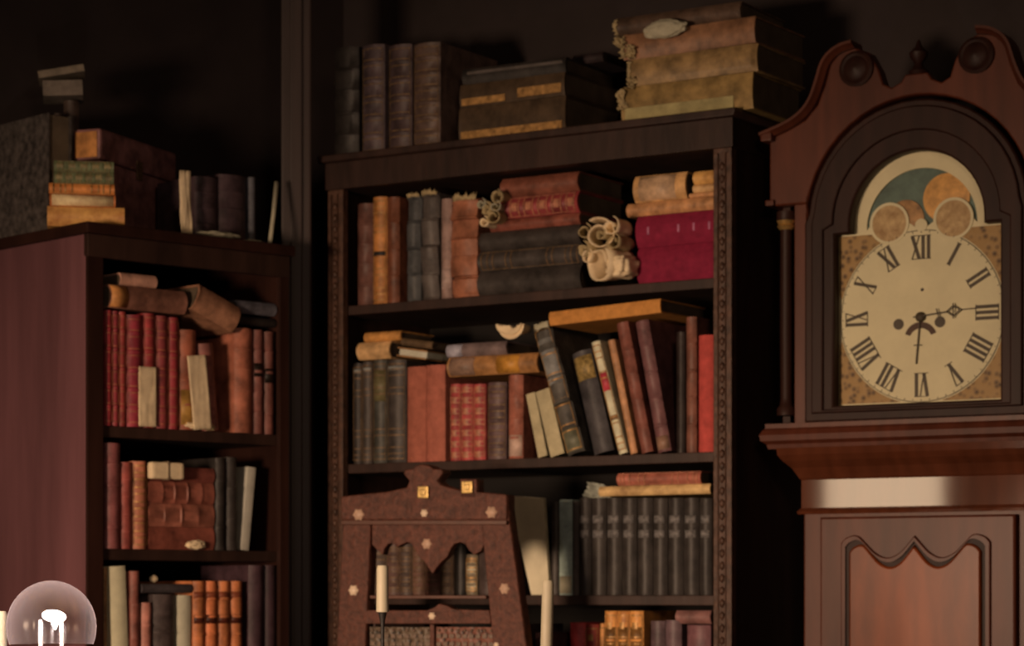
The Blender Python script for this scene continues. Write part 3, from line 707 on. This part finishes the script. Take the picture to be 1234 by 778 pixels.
# jutting book
xj, zj = L.px(230, 372, -.012)
mw = L.mat(xj, -.012, zj) @ Ry(pi/2+.38) @ Matrix.Translation((-.025, 0, 0))
make_book('book', mw, .050, .100, .15, leather((122, 76, 50)), 'thick brown book slumping down right above the leaning brown book', pages=BROWNPAGES)
lie(L, L.px(284, 393, .02)[1]+.002, 380, 284, 331, leather((34, 26, 24)), 'black book lying under the dusty grey one at right', D=.13)
lie(L, L.px(284, 378, .02)[1], 361, 283, 331, leather((78, 66, 60)), 'dusty grey-brown book lying at right end above the first row', D=.13)
# second row
s = LS[1]
up(L, s, 126, 145, 534, leather((98, 50, 42)), 'tall maroon-brown book at left end of second row, narrow bookcase', bands=4)
up(L, s, 145, 159, 557, leather((118, 52, 40)), 'red-brown book, second of the second row in narrow bookcase', bands=4)
up(L, s, 159, 177, 556, leather((138, 76, 50)), 'orange-brown ribbed book left of the lying stack', bands=5, gilt=1)
z = E+s
for vt, c, l, kw in [(634, (98, 48, 34), 'bottom brown book of lying stack in narrow bookcase', {}), (606, (112, 60, 42), 'second brown book from bottom of lying stack, narrow bookcase', dict(bands=3)), (579, (106, 54, 38), 'third brown book from bottom of lying stack, narrow bookcase', dict(bands=4)), (561, (96, 46, 34), 'thin topmost brown book of lying stack, narrow bookcase', {})]:
    z = lie(L, z, vt, 178, 257, leather(c), l, D=.15, bulge=.004, **kw)
x0, zc = L.px(179, 566, -.012); x1 = L.px(218, 566, -.012)[0]
r = root('paper_bundle', L.mat((x0+x1)/2, -.016, zc), 'cream paper bundle tied with string before the lying stack', 'paper bundle')
bm = bmesh.new(); hw = (x1-x0)/2; bx(bm, -hw, hw, -.008, .010, -.016, .015, .006); o = from_bm('bundle', bm, PAPER, r)
bm = bmesh.new(); bx(bm, -.001, .001, -.0095, .0105, -.0175, .0165, .0004); from_bm('string', bm, BROWNPAGES, r)
up(L, s, 259, 272, 552, leather((40, 38, 40)), 'black-blue book right of the lying stack', bands=3)
up(L, s, 272, 286, 551, leather((46, 48, 52)), 'slate-black book left of the cream leaning booklet', bands=2)
up(L, s, 290, 300, 563, mat('cream_binding', A(150, 128, 100), .7, var=.15, scale=30), 'slim cream booklet leaning right at end of second row', ts=9, pages=CREAM, bulge=.001, cat='booklet', D=.13)
x, _ = L.px(236, 655, -.0)
wad('paper_scrap', L.mat(x, .0, E+s+.0005), .020, .010, .008, PAPER, 'crumpled cream scrap on the shelf below the lying stack', seed=15)
# third row
s = LS[2]
up(L, s, 125, 129, 684, leather((140, 90, 50)), 'thin tan book at left end of third row', bulge=.001)
up(L, s, 136, 156, 682, mat('cream_vellum', A(172, 146, 104), .7, var=.15, scale=20), 'broad cream volume leaning left in third row', ts=-5, bulge=.003)
up(L, s, 157, 168, 688, leather((106, 56, 42)), 'brown book right of the broad cream volume', bands=2)
up(L, s, 170, 183, 726, leather((138, 80, 60)), 'short pinkish brown book in third row', bands=2)
up(L, s, 184, 211, 716, leather((62, 46, 38)), 'dark wide book left of the short cream one in third row', bands=3)
up(L, s, 213, 230, 717, mat('cream_vellum', A(166, 142, 106), .7, var=.15, scale=20), 'short cream book in the third row', bulge=.003)
lie(L, L.px(184, 715, .02)[1]+.001, 703, 170, 230, leather((58, 46, 40)), 'dark thin book lying over the short books in third row', D=.12)
x, zz = L.px(189, 702, .02)
wad('paper_scrap', L.mat(x, .03, L.px(184, 703, .02)[1]+.002), .007, .006, .006, PAPER, 'tiny pale scrap on the dark thin lying book', seed=16)
for i, (a, b) in enumerate([(232, 247), (247, 262), (262, 277), (277, 292)]):
    up(L, s, a, b, 700, leather((146+8*(i == 1), 78, 42)), ['leftmost', 'second from left', 'third from left', 'rightmost'][i]+' of four orange-brown ribbed books in third row', bands=4, lab=[(.52, .62, leather((60, 26, 18))), (.8, .88, leather((96, 44, 26)))], gilt=0, group='orange-brown ribbed books in third row')
up(L, s, 299, 318, 681, leather((54, 34, 32)), 'dim maroon book left of its twin at right end of third row', D=.15)
up(L, s, 318, 334, 681, leather((50, 32, 30)), 'dim maroon book against right stile in third row', D=.15)

# ================================================================== longcase clock
ck = root('longcase_clock', K.mat(0, 0, 0), 'tall mahogany longcase clock with arched painted moon dial', 'clock')
zc = E+.476                      # dial centre
za = zc+.160                     # arch centre
HWd = .262
MW2 = MAHO
# hood carcass behind the front
CD = .205
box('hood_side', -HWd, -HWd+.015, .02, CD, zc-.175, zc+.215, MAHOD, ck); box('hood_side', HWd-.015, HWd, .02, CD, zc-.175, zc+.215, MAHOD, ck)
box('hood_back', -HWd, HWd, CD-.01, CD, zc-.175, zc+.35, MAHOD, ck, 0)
# hood door: frame with arch opening around the dial
op = [(-.150, zc-.150)] + [(.150, zc-.150), (.150, zc+.148), (.121, zc+.148)] + arc(0, za, .121, 0, 180)[0:] + [(-.121, zc+.148), (-.150, zc+.148)]
od = [(-.205, zc-.178), (.205, zc-.178), (.205, za+.01)] + arc(0, za+.01, .198, 5, 175) + [(-.205, za+.01)]
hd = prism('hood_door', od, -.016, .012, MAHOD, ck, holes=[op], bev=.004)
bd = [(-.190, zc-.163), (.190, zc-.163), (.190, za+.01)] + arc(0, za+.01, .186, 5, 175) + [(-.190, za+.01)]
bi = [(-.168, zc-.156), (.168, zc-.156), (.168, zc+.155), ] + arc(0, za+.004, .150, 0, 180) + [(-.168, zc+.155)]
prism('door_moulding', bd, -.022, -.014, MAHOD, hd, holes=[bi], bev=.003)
# pediment
L_ = [(-.273, zc+.206), (-.273, zc+.325), (-.235, zc+.338), (-.205, zc+.352), (-.182, zc+.376), (-.168, zc+.41), (-.158, zc+.445), (-.140, zc+.463), (-.112, zc+.468), (-.085, zc+.456), (-.068, zc+.425), (-.060, zc+.400), (-.045, zc+.392), (-.028, zc+.400), (-.020, zc+.412)]
R_ = [(-x, z) for x, z in reversed(L_)]
ped = L_ + R_ + [(.205, zc+.206), ] + arc(0, za+.012, .204, 2, 178) + [(-.205, zc+.206)]
pd = prism('pediment', ped, -.012, .02, MAHO, ck, bev=.003)
box('hood_roof', -HWd, HWd, .02, CD, zc+.215, zc+.335, MAHOD, ck)
# swan-neck mouldings following the top edge
def strip_follow(name, pts, y0, y1, th, m, parent):
    vs, fs = [], []
    for i, (x, z) in enumerate(pts):
        a = Vector(pts[max(i-1, 0)]); b = Vector(pts[min(i+1, len(pts)-1)]); t = (b-a).normalized(); n = Vector((-t.y, t.x))
        for q, y, k in ((0, y1, 0), (0, y0+.012, 0), (0, y0+.006, .35), (0, y0, .6), (0, y0, 1), (0, y1, 1)):
            vs.append((x+n.x*th*k, y, z+n.y*th*k))
    k = 6
    for i in range(len(pts)-1):
        for j in range(k): fs.append((i*k+j, i*k+(j+1) % k, (i+1)*k+(j+1) % k, (i+1)*k+j))
    fs.append(list(range(k))); fs.append([(len(pts)-1)*k+j for j in range(k)])
    return new_mesh(name, vs, fs, m, parent)
def smooth_pts(p, it=2):
    for _ in range(it):
        q = [p[0]]
        for a, b in zip(p, p[1:]): q += [(a[0]*.75+b[0]*.25, a[1]*.75+b[1]*.25), (a[0]*.25+b[0]*.75, a[1]*.25+b[1]*.75)]
        q.append(p[-1]); p = q
    return p
sl = smooth_pts([(-.282, zc+.322), (-.235, zc+.336), (-.205, zc+.351), (-.182, zc+.375), (-.168, zc+.41), (-.158, zc+.445), (-.135, zc+.462), (-.110, zc+.466)])
strip_follow('swan_neck_moulding', sl, -.032, .02, .012, MAHO, pd)
strip_follow('swan_neck_moulding', [(-x, z) for x, z in reversed(sl)], -.032, .02, .012, MAHO, pd)
for sx in (-1, 1):
    bm = bmesh.new(); bx(bm, -.283 if sx < 0 else .262, -.262 if sx < 0 else .283, -.03, CD, zc+.318, zc+.334, .003); bx(bm, -.278 if sx < 0 else .262, -.262 if sx < 0 else .278, -.02, CD, zc+.206, zc+.216, .002); from_bm('cornice', bm, MAHO, ck)
    ro = lathe('rosette', [(.0, .0), (.030, .0), (.031, .006), (.026, .009), (.022, .007), (.018, .011), (.010, .012), (.004, .015), (0, .015)], MAHOD, pd, loc=(sx*.108, -.012, zc+.430), axis='Y')
# finial block
lathe('finial', [(.014, 0), (.018, .006), (.010, .012), (.007, .02), (.015, .03), (.016, .038), (.006, .048), (.002, .06)], MAHOD, ck, loc=(0, .0, zc+.411))
# columns
for sx in (-1, 1):
    lathe('column', [(.017, 0), (.017, .012), (.012, .018), (.0105, .03), (.0115, .15), (.0105, .325), (.012, .335), (.017, .343), (.017, .358)], MAHOD, ck, loc=(sx*.244, -.004, zc-.163), seg=16)
    lathe('brass_capital', [(.0115, 0), (.0165, .006), (.014, .010), (.0175, .016)], BRASS, ck, loc=(sx*.244, -.004, zc+.163), seg=16)
    box('column_backing', min(sx*.206, sx*.228), max(sx*.206, sx*.228), -.006, .02, zc-.178, zc+.206, MAHO, ck)
# hood base moulding
def ring_mould(name, prof, hw, y1, m, parent):
    """profile (out, z) swept round left, front, right"""
    vs, fs = [], []; k = len(prof)
    path = [(-1, y1, 0), (-1, 0, 1), (1, 0, 1), (1, y1, 0)]
    for sx, yy, f in path:
        for o_, z_ in prof: vs.append((sx*(hw+o_), (yy if not f else -o_), z_))
    for i in range(3):
        for j in range(k-1): fs.append((i*k+j, (i+1)*k+j, (i+1)*k+j+1, i*k+j+1))
        fs.append((i*k, i*k+k-1, (i+1)*k+k-1, (i+1)*k)) 
    fs.append(list(range(k))); fs.append([3*k+j for j in range(k)])
    return new_mesh(name, vs, fs, m, parent)
zb_ = zc-.178
ring_mould('hood_base_moulding', [(.0, zb_), (.022, zb_), (.022, zb_-.008), (.026, zb_-.012), (.030, zb_-.020), (.028, zb_-.030), (.020, zb_-.036), (.018, zb_-.044), (0, zb_-.044)], .255, CD, MAHO, ck)
bm = bmesh.new(); bx(bm, -.255, .255, 0, CD, zb_-.044, zb_+.0); from_bm('hood_base', bm, MAHOD, ck)
GLOSS = mat('polished_mahogany', (.10, .030, .014), .06, var=.25, scale=9, kind='wood', bump=.0, stretch=(1, 1, .2), spec=1.0)
zt = zb_-.044
cove = [(.040*(1-sin(a))**1.0, zt - .012 - .0*a) for a in (0,)]
ring_mould('throat_moulding', [(.0, zt), (.036, zt), (.035, zt-.012), (.028, zt-.022), (.016, zt-.034), (.009, zt-.046), (.006, zt-.052), (.003, zt-.055), (.003, zt-.104), (.006, zt-.107), (.009, zt-.110), (.008, zt-.115), (.0, zt-.115)], .213, CD-.01, GLOSS, ck)
# trunk
box('trunk', -.213, .213, .0, CD-.01, .30, zt, MAHO, ck, .003)
zd = zt-.121
dr = prism('trunk_door', [(-.176, .42), (.176, .42), (.176, zd), (-.176, zd)], -.016, .001, MAHO, ck, bev=.004)
cusp = [(.128, .50), (.128, zd-.052), (.120, zd-.042), (.100, zd-.036), (.085, zd-.052), (.066, zd-.072), (.045, zd-.079), (.026, zd-.070), (.010, zd-.052), (0, zd-.040)]
cs_ = smooth_pts(cusp[1:], 2)
outl = [(.128, .50)] + cs_; outl = outl + [(-x, z) for x, z in reversed(outl)][1:]
inn = [(x*.93, z-.010 if z > .6 else z+.01) for x, z in outl]
prism('panel_groove', outl, -.0175, -.0135, MAHOD, dr, bev=.0005)
PANM = mat('figured_panel', (.20, .046, .011), .36, var=.45, scale=7, kind='wood', bump=.03, stretch=(1, 1, .3), spec=.3)
prism('raised_panel', inn, -.024, -.012, PANM, dr, bev=.004)
mo = [(x*1.05, z+.006) for x, z in outl]
prism('panel_moulding', mo, -.022, -.015, MAHO, dr, holes=[outl], bev=.002)
lathe('escutcheon', [(0, 0), (.010, 0), (.010, .002), (0, .003)], BRASS, dr, loc=(.155, -.016, .95), axis='Y', seg=16)
box('plinth', -.25, .25, -.02, CD, 0, .27, MAHO, ck, .003); ring_mould('plinth_moulding', [(0, .31), (.004, .31), (.012, .30), (.03, .285), (.04, .27), (0, .27)], .213, CD-.01, MAHO, ck)
# dial
DIALM = mat('cream_dial_enamel', A(166, 138, 94), .55, var=.08, scale=14, bump=.0, spec=.25)
INK = mat('black_numerals', (.065, .052, .034), .6, var=.2, scale=40, bump=0)
sq = [(-.152, zc-.152), (.152, zc-.152), (.152, zc+.148), (.123, zc+.150)] + arc(0, za, .123, 0, 180) + [(-.123, zc+.150), (-.152, zc+.148)]
hz = za-.006
mo_ = arc(0, hz, .101, 12, 168, 24) 
h1c, h2c = (-.058, zc+.163), (.058, zc+.163)
hole = arc(0, hz, .100, 0, 180, 30) + arc(h1c[0], zc+.160, .034, 175, 5, 12) + arc(0, zc+.152, .012, 170, 10, 6) + arc(h2c[0], zc+.160, .034, 175, 5, 12)
dl = prism('dial', sq, .013, .017, DIALM, ck, holes=[hole], bev=.0005)
lathe('moon_disc', [(0, 0), (.118, 0), (.118, .003), (0, .003)], mat('painted_night_sky', (.075, .125, .10), .5, var=.4, scale=25), dl, loc=(0, .0205, zc+.160), axis='Y', seg=48)
moon = lathe('moon_face', [(0, .0), (.042, .0), (.042, .002), (.030, .003), (0, .0035)], mat('painted_moon', A(160, 104, 48), .5, var=.3, scale=60), dl, loc=(.044, .0174, zc+.200), axis='Y', seg=32)
lathe('moon_face', [(0, .0), (.034, .0), (.034, .002), (0, .0035)], mat('painted_land', A(128, 84, 44), .5, var=.5, scale=60), dl, loc=(-.030, .0172, zc+.168), axis='Y', seg=32)
GLM = mat('painted_globe', A(134, 90, 46), .5, var=.3, scale=60, col2=A(156, 116, 68))
for hx in (-.058, .058):
    lathe('hemisphere_map', [(0, 0), (.034, 0), (.034, .0012), (0, .0014)], GLM, dl, loc=(hx, .0128, zc+.163), axis='Y', seg=32)
    lathe('map_ring', [(.031, 0), (.036, 0), (.036, .0018), (.031, .0018)], DIALM, dl, loc=(hx, .0128, zc+.163), axis='Y', seg=32)
lathe('boss', [(0, 0), (.011, 0), (.011, .0015), (0, .002)], DIALM, dl, loc=(0, .0128, zc+.156), axis='Y', seg=20)
SPM = mat('painted_spandrel', A(84, 50, 24), .55, var=.6, scale=55, kind='voronoi', col2=A(122, 84, 42))
for sx in (-1, 1):
    for sz in (-1, 1):
        cr = .150
        pts = [(sx*.150, zc+sz*.148)]
        a0, a1 = 14, 76
        for i in range(13):
            a = radians(a0+(a1-a0)*i/12); pts.append((sx*cr*cos(a), zc+sz*cr*sin(a)))
        pts = [(sx*.150, zc+sz*.146), (sx*.150, zc+sz*.045)] + pts[1:] + [(sx*.045, zc+sz*.146)]
        prism('painted_spandrel', pts, .0118, .0132, SPM, dl)
# chapter ring line
lathe('chapter_line', [(.1465, 0), (.1480, 0), (.1480, .0008), (.1465, .0008)], INK, dl, loc=(0, .0131, zc), axis='Y', seg=72)
lathe('chapter_face', [(0, 0), (.1465, 0), (.1465, .0010), (0, .0010)], DIALM, dl, loc=(0, .0129, zc), axis='Y', seg=72)
def bar(bm, p, q, w_, mx, y0, y1):
    p, q = Vector(p), Vector(q); t = (q-p).normalized(); n = Vector((-t.y, t.x))*w_/2
    c = [p+n, q+n, q-n, p-n]
    V = [bm.verts.new(mx @ Vector((v.x, y, v.y))) for y in (y0, y1) for v in c]
    for f in ((0,1,2,3),(7,6,5,4),(0,4,5,1),(1,5,6,2),(2,6,7,3),(3,7,4,0)): bm.faces.new([V[i] for i in f])
NUM = ['I','II','III','IIII','V','VI','VII','VIII','IX','X','XI','XII']
adv = {'I': .0098, 'V': .017, 'X': .017}
for k, s_ in enumerate(NUM):
    ang = radians(90-30*(k+1)); Hn = .040
    wd = sum(adv[c] for c in s_); x = -wd/2
    ctr = Vector((cos(ang)*.118, sin(ang)*.118))
    mx = Matrix.Translation((ctr.x, 0, zc+ctr.y)) @ Matrix.Rotation(-(ang-pi/2), 4, 'Y')
    bm = bmesh.new(); y0, y1 = .0104, .0121
    for c in s_:
        a = adv[c]; xm = x+a/2; h = Hn/2
        if c == 'I': bar(bm, (xm, -h), (xm, h), .0056, mx, y0, y1)
        if c == 'V': bar(bm, (x+.002, h), (xm, -h), .0056, mx, y0, y1); bar(bm, (x+a-.002, h), (xm, -h), .0018, mx, y0, y1)
        if c == 'X': bar(bm, (x+.002, h), (x+a-.002, -h), .0056, mx, y0, y1); bar(bm, (x+a-.002, h), (x+.002, -h), .0018, mx, y0, y1)
        x += a
    bar(bm, (-wd/2+.001, Hn/2), (wd/2-.001, Hn/2), .0012, mx, y0, y1); bar(bm, (-wd/2+.001, -Hn/2), (wd/2-.001, -Hn/2), .0012, mx, y0, y1)
    from_bm('roman_numeral', bm, INK, dl)
bm = bmesh.new()
for i in range(60):
    a = radians(6*i); mx = Matrix.Translation((0, 0, zc)) @ Matrix.Rotation(a, 4, 'Y'); bar(bm, (0, .1425), (0, .146), .0009, mx, .0108, .0121)
from_bm('minute_marks', bm, INK, dl)
for hx in (-.041, .034):
    lathe('winding_hole', [(0, 0), (.0095, 0), (.0095, .0008), (0, .0008)], INK, dl, loc=(hx, .0118, zc-.012), axis='Y', seg=20)
lathe('pin_hole', [(0, 0), (.003, 0), (.003, .0008), (0, .0008)], INK, dl, loc=(.002, .0118, zc+.045), axis='Y', seg=12)
fa = arc(-.001, zc-.040, .030, 20, 160, 16) + arc(-.001, zc-.042, .021, 155, 25, 16)
prism('calendar_aperture', fa, .0112, .0120, mat('aperture_brown', (.06, .028, .014), .6, bump=0), dl)
# hands
bm = bmesh.new(); I4 = Matrix.Translation((0, 0, zc))
yh0, yh1 = .004, .006
bar(bm, (-.012, -.002), (.050, .004), .0022, I4, yh0, yh1); bar(bm, (.070, .006), (.118, .008), .0016, I4, yh0, yh1)
for a, b in (((.048, .004), (.060, .014)), ((.060, .014), (.072, .006)), ((.048, .004), (.060, -.004)), ((.060, -.004), (.072, .006)), ((.060, .018), (.060, -.008)), ((.030, .010), (.034, -.004))): bar(bm, a, b, .0018, I4, yh0, yh1)
from_bm('minute_hand', bm, INK, dl)
bm = bmesh.new(); bar(bm, (0, .006), (-.008, -.082), .0018, I4, .007, .009); bar(bm, (-.012, -.050), (.002, -.050), .0018, I4, .007, .009); from_bm('hour_hand', bm, INK, dl)
lathe('centre_boss', [(0, 0), (.0085, 0), (.0085, .006), (.005, .009), (0, .010)], INK, dl, loc=(0, .0118, zc-.002), axis='Y', seg=20)

# ================================================================== carved chair
C = CH.px
ch = root('carved_armchair', CH.mat(0, 0, 0), 'carved dark wooden chair back with pearl inlay before the bookcase', 'chair')
def P(u, v): return C(u, v, 0)
zlow = .40
def ext(u0, v0, u1, v1, z):   # continue an edge downwards
    a, b = P(u0, v0), P(u1, v1); t = (z-a[1])/(b[1]-a[1]); return (a[0]+(b[0]-a[0])*t*0.9, z)
lp = [P(415, 598), P(448, 600), P(438, 778)]; le = P(407, 778)
sl_ = lambda p, q, z: (q[0]+(q[0]-p[0])*min(1, (z-q[1])/(q[1]-p[1]))*.6, z)
prism('back_post', [P(415, 598), P(448, 599), P(440, 778), sl_(P(448, 599), P(440, 778), .45), sl_(P(415, 598), P(406, 778), .45), P(406, 778)], 0, .03, CHAIRW, ch, bev=.002)
prism('back_post', [P(577, 599), P(610, 598), P(634, 778), sl_(P(610, 598), P(634, 778), .45), sl_(P(577, 599), P(594, 778), .45), P(594, 778)], 0, .03, CHAIRW, ch, bev=.002)
ap = [P(447, 600), P(447, 656)] + [P(u, v) for u, v in ((455, 664), (460, 668), (462, 660), (466, 655), (472, 654), (477, 659), (482, 656), (489, 653), (495, 655), (499, 662), (503, 670), (510, 676), (515, 684), (520, 691), (525, 683), (531, 676), (538, 670), (542, 660), (546, 655), (554, 653), (560, 656), (563, 662), (570, 668), (578, 664))] + [P(582, 656), P(578, 600)]
prism('shaped_apron', ap, .004, .024, CHAIRW, ch, bev=.001)
tr = [P(413, 598), P(413, 626), P(612, 626), P(612, 596), P(596, 594)] + [P(u, v) for u, v in ((560, 591), (545, 588), (533, 584), (528, 579), (535, 570), (533, 565), (524, 565), (519, 561), (511, 559), (503, 561), (498, 565), (489, 566), (488, 571), (495, 579), (492, 587), (470, 592), (440, 595))]
cr_ = prism('crest_rail', tr, -.006, .030, CHAIRW, ch, bev=.002)
prism('moulded_rail', [P(414, 627), P(613, 627), P(613, 632), P(414, 632)], -.010, -.002, CHAIRD, ch, bev=.001)
prism('moulded_rail', [P(447, 717), P(586, 717), P(587, 721), P(447, 721)], -.004, .02, CHAIRD, ch, bev=.001)
xr = [P(441, 735), P(441, 751), P(592, 751), P(590, 735)] + [P(u, v) for u, v in ((552, 734), (545, 733), (538, 729), (530, 727), (523, 732), (515, 735))]
prism('cross_rail', xr, -.002, .024, CHAIRW, ch, bev=.001)
LT1 = mat('dark_lattice', (.03, .02, .012), .5, var=.9, scale=60, kind='voronoi', col2=(.10, .07, .045), bump=.6)
LT2 = mat('red_lattice', (.04, .015, .012), .5, var=.9, scale=60, kind='voronoi', col2=(.16, .06, .04), bump=.6)
for (a, b, m_) in ((443, 518, LT1), (523, 594, LT2)):
    x0, z1 = P(a, 755); x1, _ = P(b, 755)
    g = box('inlaid_panel', x0, x1, .008, .020, z1-.30, z1, m_, ch, .001)
    bm = bmesh.new()
    for i in range(9):
        xx = x0+(x1-x0)*(i+.5)/9; bmesh.ops.create_icosphere(bm, subdivisions=1, radius=.0032, matrix=Matrix.Translation((xx, .007, z1-.006)))
        for q in range(2):
            bx(bm, xx-.0045, xx+.0045, .005, .008, z1-.020-q*.014, z1-.0125-q*.014, .0008)
    from_bm('bead_row', bm, mat('dull_bone', (.13, .085, .06), .5, var=.4, scale=100), g)
x0, _ = P(518, 755); x1, _ = P(523, 755); box('muntin', x0, x1, 0, .024, .75, P(518, 752)[1], CHAIRW, ch, .001)
def stud(u, v, r_, m_, yy=-.004, star_=True):
    x, z_ = P(u, v)
    o = lathe('inlay_stud', [(0, 0), (r_, 0), (r_*.85, r_*.3), (r_*.35, r_*.45), (0, r_*.6)], m_, ch, loc=(x, yy, z_), axis='Y', seg=12)
    for vv in o.data.vertices:
        dx, dz = vv.co.x-x, vv.co.z-z_; a = atan2(dz, dx)
        if star_: k = 1+.14*cos(a*6); vv.co.x = x+dx*k; vv.co.z = z_+dz*k
PK = mat('rosy_pearl', (.50, .34, .25), .4, var=.25, scale=90, bump=.2)
for u, v, r_, m_, yy in ((434, 620, .0105, PK, -.006), (513, 618, .0070, PEARL, -.006), (594, 617, .0105, PK, -.006), (513, 655, .0095, PK, .004), (426, 711, .0095, PEARL, 0), (608, 709, .0095, PK, 0), (521, 742, .0065, PEARL, -.002), (598, 777, .005, PEARL, 0)):
    stud(u, v, r_, m_, yy)
for u, v in ((513, 593), (566, 587)):
    x, z_ = P(u, v); yb = -.006
    bm = bmesh.new(); h_ = .0105
    bx(bm, x-h_, x+h_, yb-.006, yb, z_-h_, z_+h_, .002); bx(bm, x-h_*.5, x+h_*.5, yb-.009, yb-.005, z_-h_*.5, z_+h_*.5, .002)
    from_bm('gold_plaque', bm, mat('gold_leaf', (.62, .42, .15), .4, var=.5, scale=90, metal=.3), ch)
# ear under the second plaque keeps it on wood
prism('crest_ear', [P(556, 600), P(556, 577), P(576, 577), P(576, 600)], -.006, .026, CHAIRW, ch, bev=.002)
box('seat', -.17, .19, -.40, .02, .43, .47, CHAIRD, ch, .006)
for x in (-.155, .175):
    box('leg', x-.018, x+.018, -.39, -.354, 0, .43, CHAIRD, ch, .003); box('leg', x-.018, x+.018, -.012, .024, 0, .45, CHAIRD, ch, .003)
# ================================================================== table with candles and lamp (only their tops are in view)
tb = root('side_table', Matrix.Translation((-.27, 3.25, 0)), 'dark plain table carrying the candlesticks and glass lamp', 'table')
box('tabletop', -.50, .42, -.62, .46, .72, .75, MAHOD, tb, .004)
for x in (-.46, .38):
    for y in (-.58, .42): box('leg', x-.02, x+.02, y-.02, y+.02, 0, .72, MAHOD, tb, .003)
def candle(u, vt, vb, Z, r_, label, wick=True, lean=0):
    x = (u-CX)/FPX*Z; zt = E+(HY-vt)/FPX*Z; zb = E+(HY-vb)/FPX*Z
    o = root('candle', Matrix.Translation((x, Z, zb)) @ Ry(lean), label, 'candle')
    lathe('wax_stem', [(r_*1.05, 0), (r_, .02), (r_*.97, (zt-zb)-.004), (r_*.8, zt-zb), (r_*.3, zt-zb-.001)], WAX, o, seg=20)
    s = root('candlestick', Matrix.Translation((x, Z, .7505)), 'slender black iron candlestick under the '+label.replace('ivory ', ''), 'candlestick')
    h = zb-.751
    lathe('base', [(.05, 0), (.05, .006), (.03, .014), (.006, .02)], IRON, s)
    lathe('stem', [(.006, .015), (.0045, .03), (.0035, h*.5), (.0045, h*.6), (.0028, h*.7), (.0026, h-.02), (.005, h-.006), (.0065, h)], IRON, s, seg=12)
candle(461, 681, 737, 3.6, .0088, 'ivory candle in front of the carved chair opening')
candle(658, 699, 800, 3.6, .0088, 'ivory candle right of the carved chair', lean=radians(1.5))
candle(1, 736, 800, 3.0, .0075, 'ivory candle cut off at left edge beside the lamp')
Zl = 2.8; xl = (62-CX)/FPX*Zl; zlb = E+(HY-742)/FPX*Zl
lp_ = root('glass_lamp', Matrix.Translation((xl, Zl, .7505)), 'lit lamp with smoky glass dome and blazing white bulb', 'lamp')
hb = zlb-.7505
gm = bpy.data.materials.new('smoky_glass'); gm.use_nodes = True; nt = gm.node_tree; N = nt.nodes
N.remove(N['Principled BSDF']); mxs = N.new('ShaderNodeMixShader'); tr_ = N.new('ShaderNodeBsdfTransparent'); tr_.inputs[0].default_value = (.80, .76, .74, 1)
pr = N.new('ShaderNodeBsdfPrincipled'); pr.inputs['Base Color'].default_value = (.05, .042, .04, 1); pr.inputs['Roughness'].default_value = .25
lw = N.new('ShaderNodeLayerWeight'); lw.inputs[0].default_value = .35; ad = N.new('ShaderNodeMath'); ad.operation = 'MULTIPLY_ADD'; ad.inputs[1].default_value = .45; ad.inputs[2].default_value = .12
nt.links.new(lw.outputs['Facing'], ad.inputs[0]); nt.links.new(ad.outputs[0], mxs.inputs[0]); nt.links.new(tr_.outputs[0], mxs.inputs[1]); nt.links.new(pr.outputs[0], mxs.inputs[2]); nt.links.new(mxs.outputs[0], N['Material Output'].inputs[0])
# ribbed dome
vs, fs = [], []; seg = 72; rows = 14
for j in range(rows+1):
    t = j/rows; a = t*pi/2*1.25
    for i in range(seg):
        th = 2*pi*i/seg; rr_ = .050*sin(a)*(1+.018*cos(th*18)) if j else .0001
        vs.append((rr_*cos(th), rr_*sin(th), hb-.012+.052*cos(a)))
for j in range(rows):
    for i in range(seg): fs.append((j*seg+i, j*seg+(i+1) % seg, (j+1)*seg+(i+1) % seg, (j+1)*seg+i))
dm = new_mesh('glass_dome', vs, fs, gm, lp_, smooth=True)
em = bpy.data.materials.new('lit_bulb'); em.use_nodes = True; b = em.node_tree.nodes['Principled BSDF']
b.inputs['Emission Color'].default_value = (1, .93, .84, 1); b.inputs['Emission Strength'].default_value = 45
bm = bmesh.new(); bmesh.ops.create_uvsphere(bm, u_segments=20, v_segments=12, radius=1, matrix=Matrix.Translation((.003, 0, hb)) @ Matrix.Rotation(radians(8), 4, 'Y') @ Matrix.Diagonal((.0135, .0135, .0068, 1)))
bmesh.ops.create_cone(bm, cap_ends=True, segments=12, radius1=.001, radius2=.006, depth=.012, matrix=Matrix.Translation((.004, 0, hb-.009)))
from_bm('bulb', bm, em, lp_, smooth=True)
for dx in (-.0125, .0115): lathe('glass_rod', [(.0022, .02), (.0022, hb-.006), (.0015, hb-.004)], mat('white_ceramic', (.16, .14, .12), .3, bump=0), lp_, loc=(dx, 0, 0), seg=12)
lathe('gallery', [(.008, hb-.070), (.047, hb-.055), (.048, hb-.048), (.044, hb-.05), (.008, hb-.066)], BRASS, lp_)
lathe('base', [(.055, 0), (.055, .008), (.03, .02), (.01, .03), (.01, hb-.07)], BRASS, lp_)
pl = bpy.data.lights.new('bulb_light', 'POINT'); pl.energy = 7; pl.color = (1, .82, .80); pl.shadow_soft_size = .012
po_ = bpy.data.objects.new('bulb_light', pl); COL.objects.link(po_); po_.parent = lp_; po_.location = (.003, -.02, hb+.0)
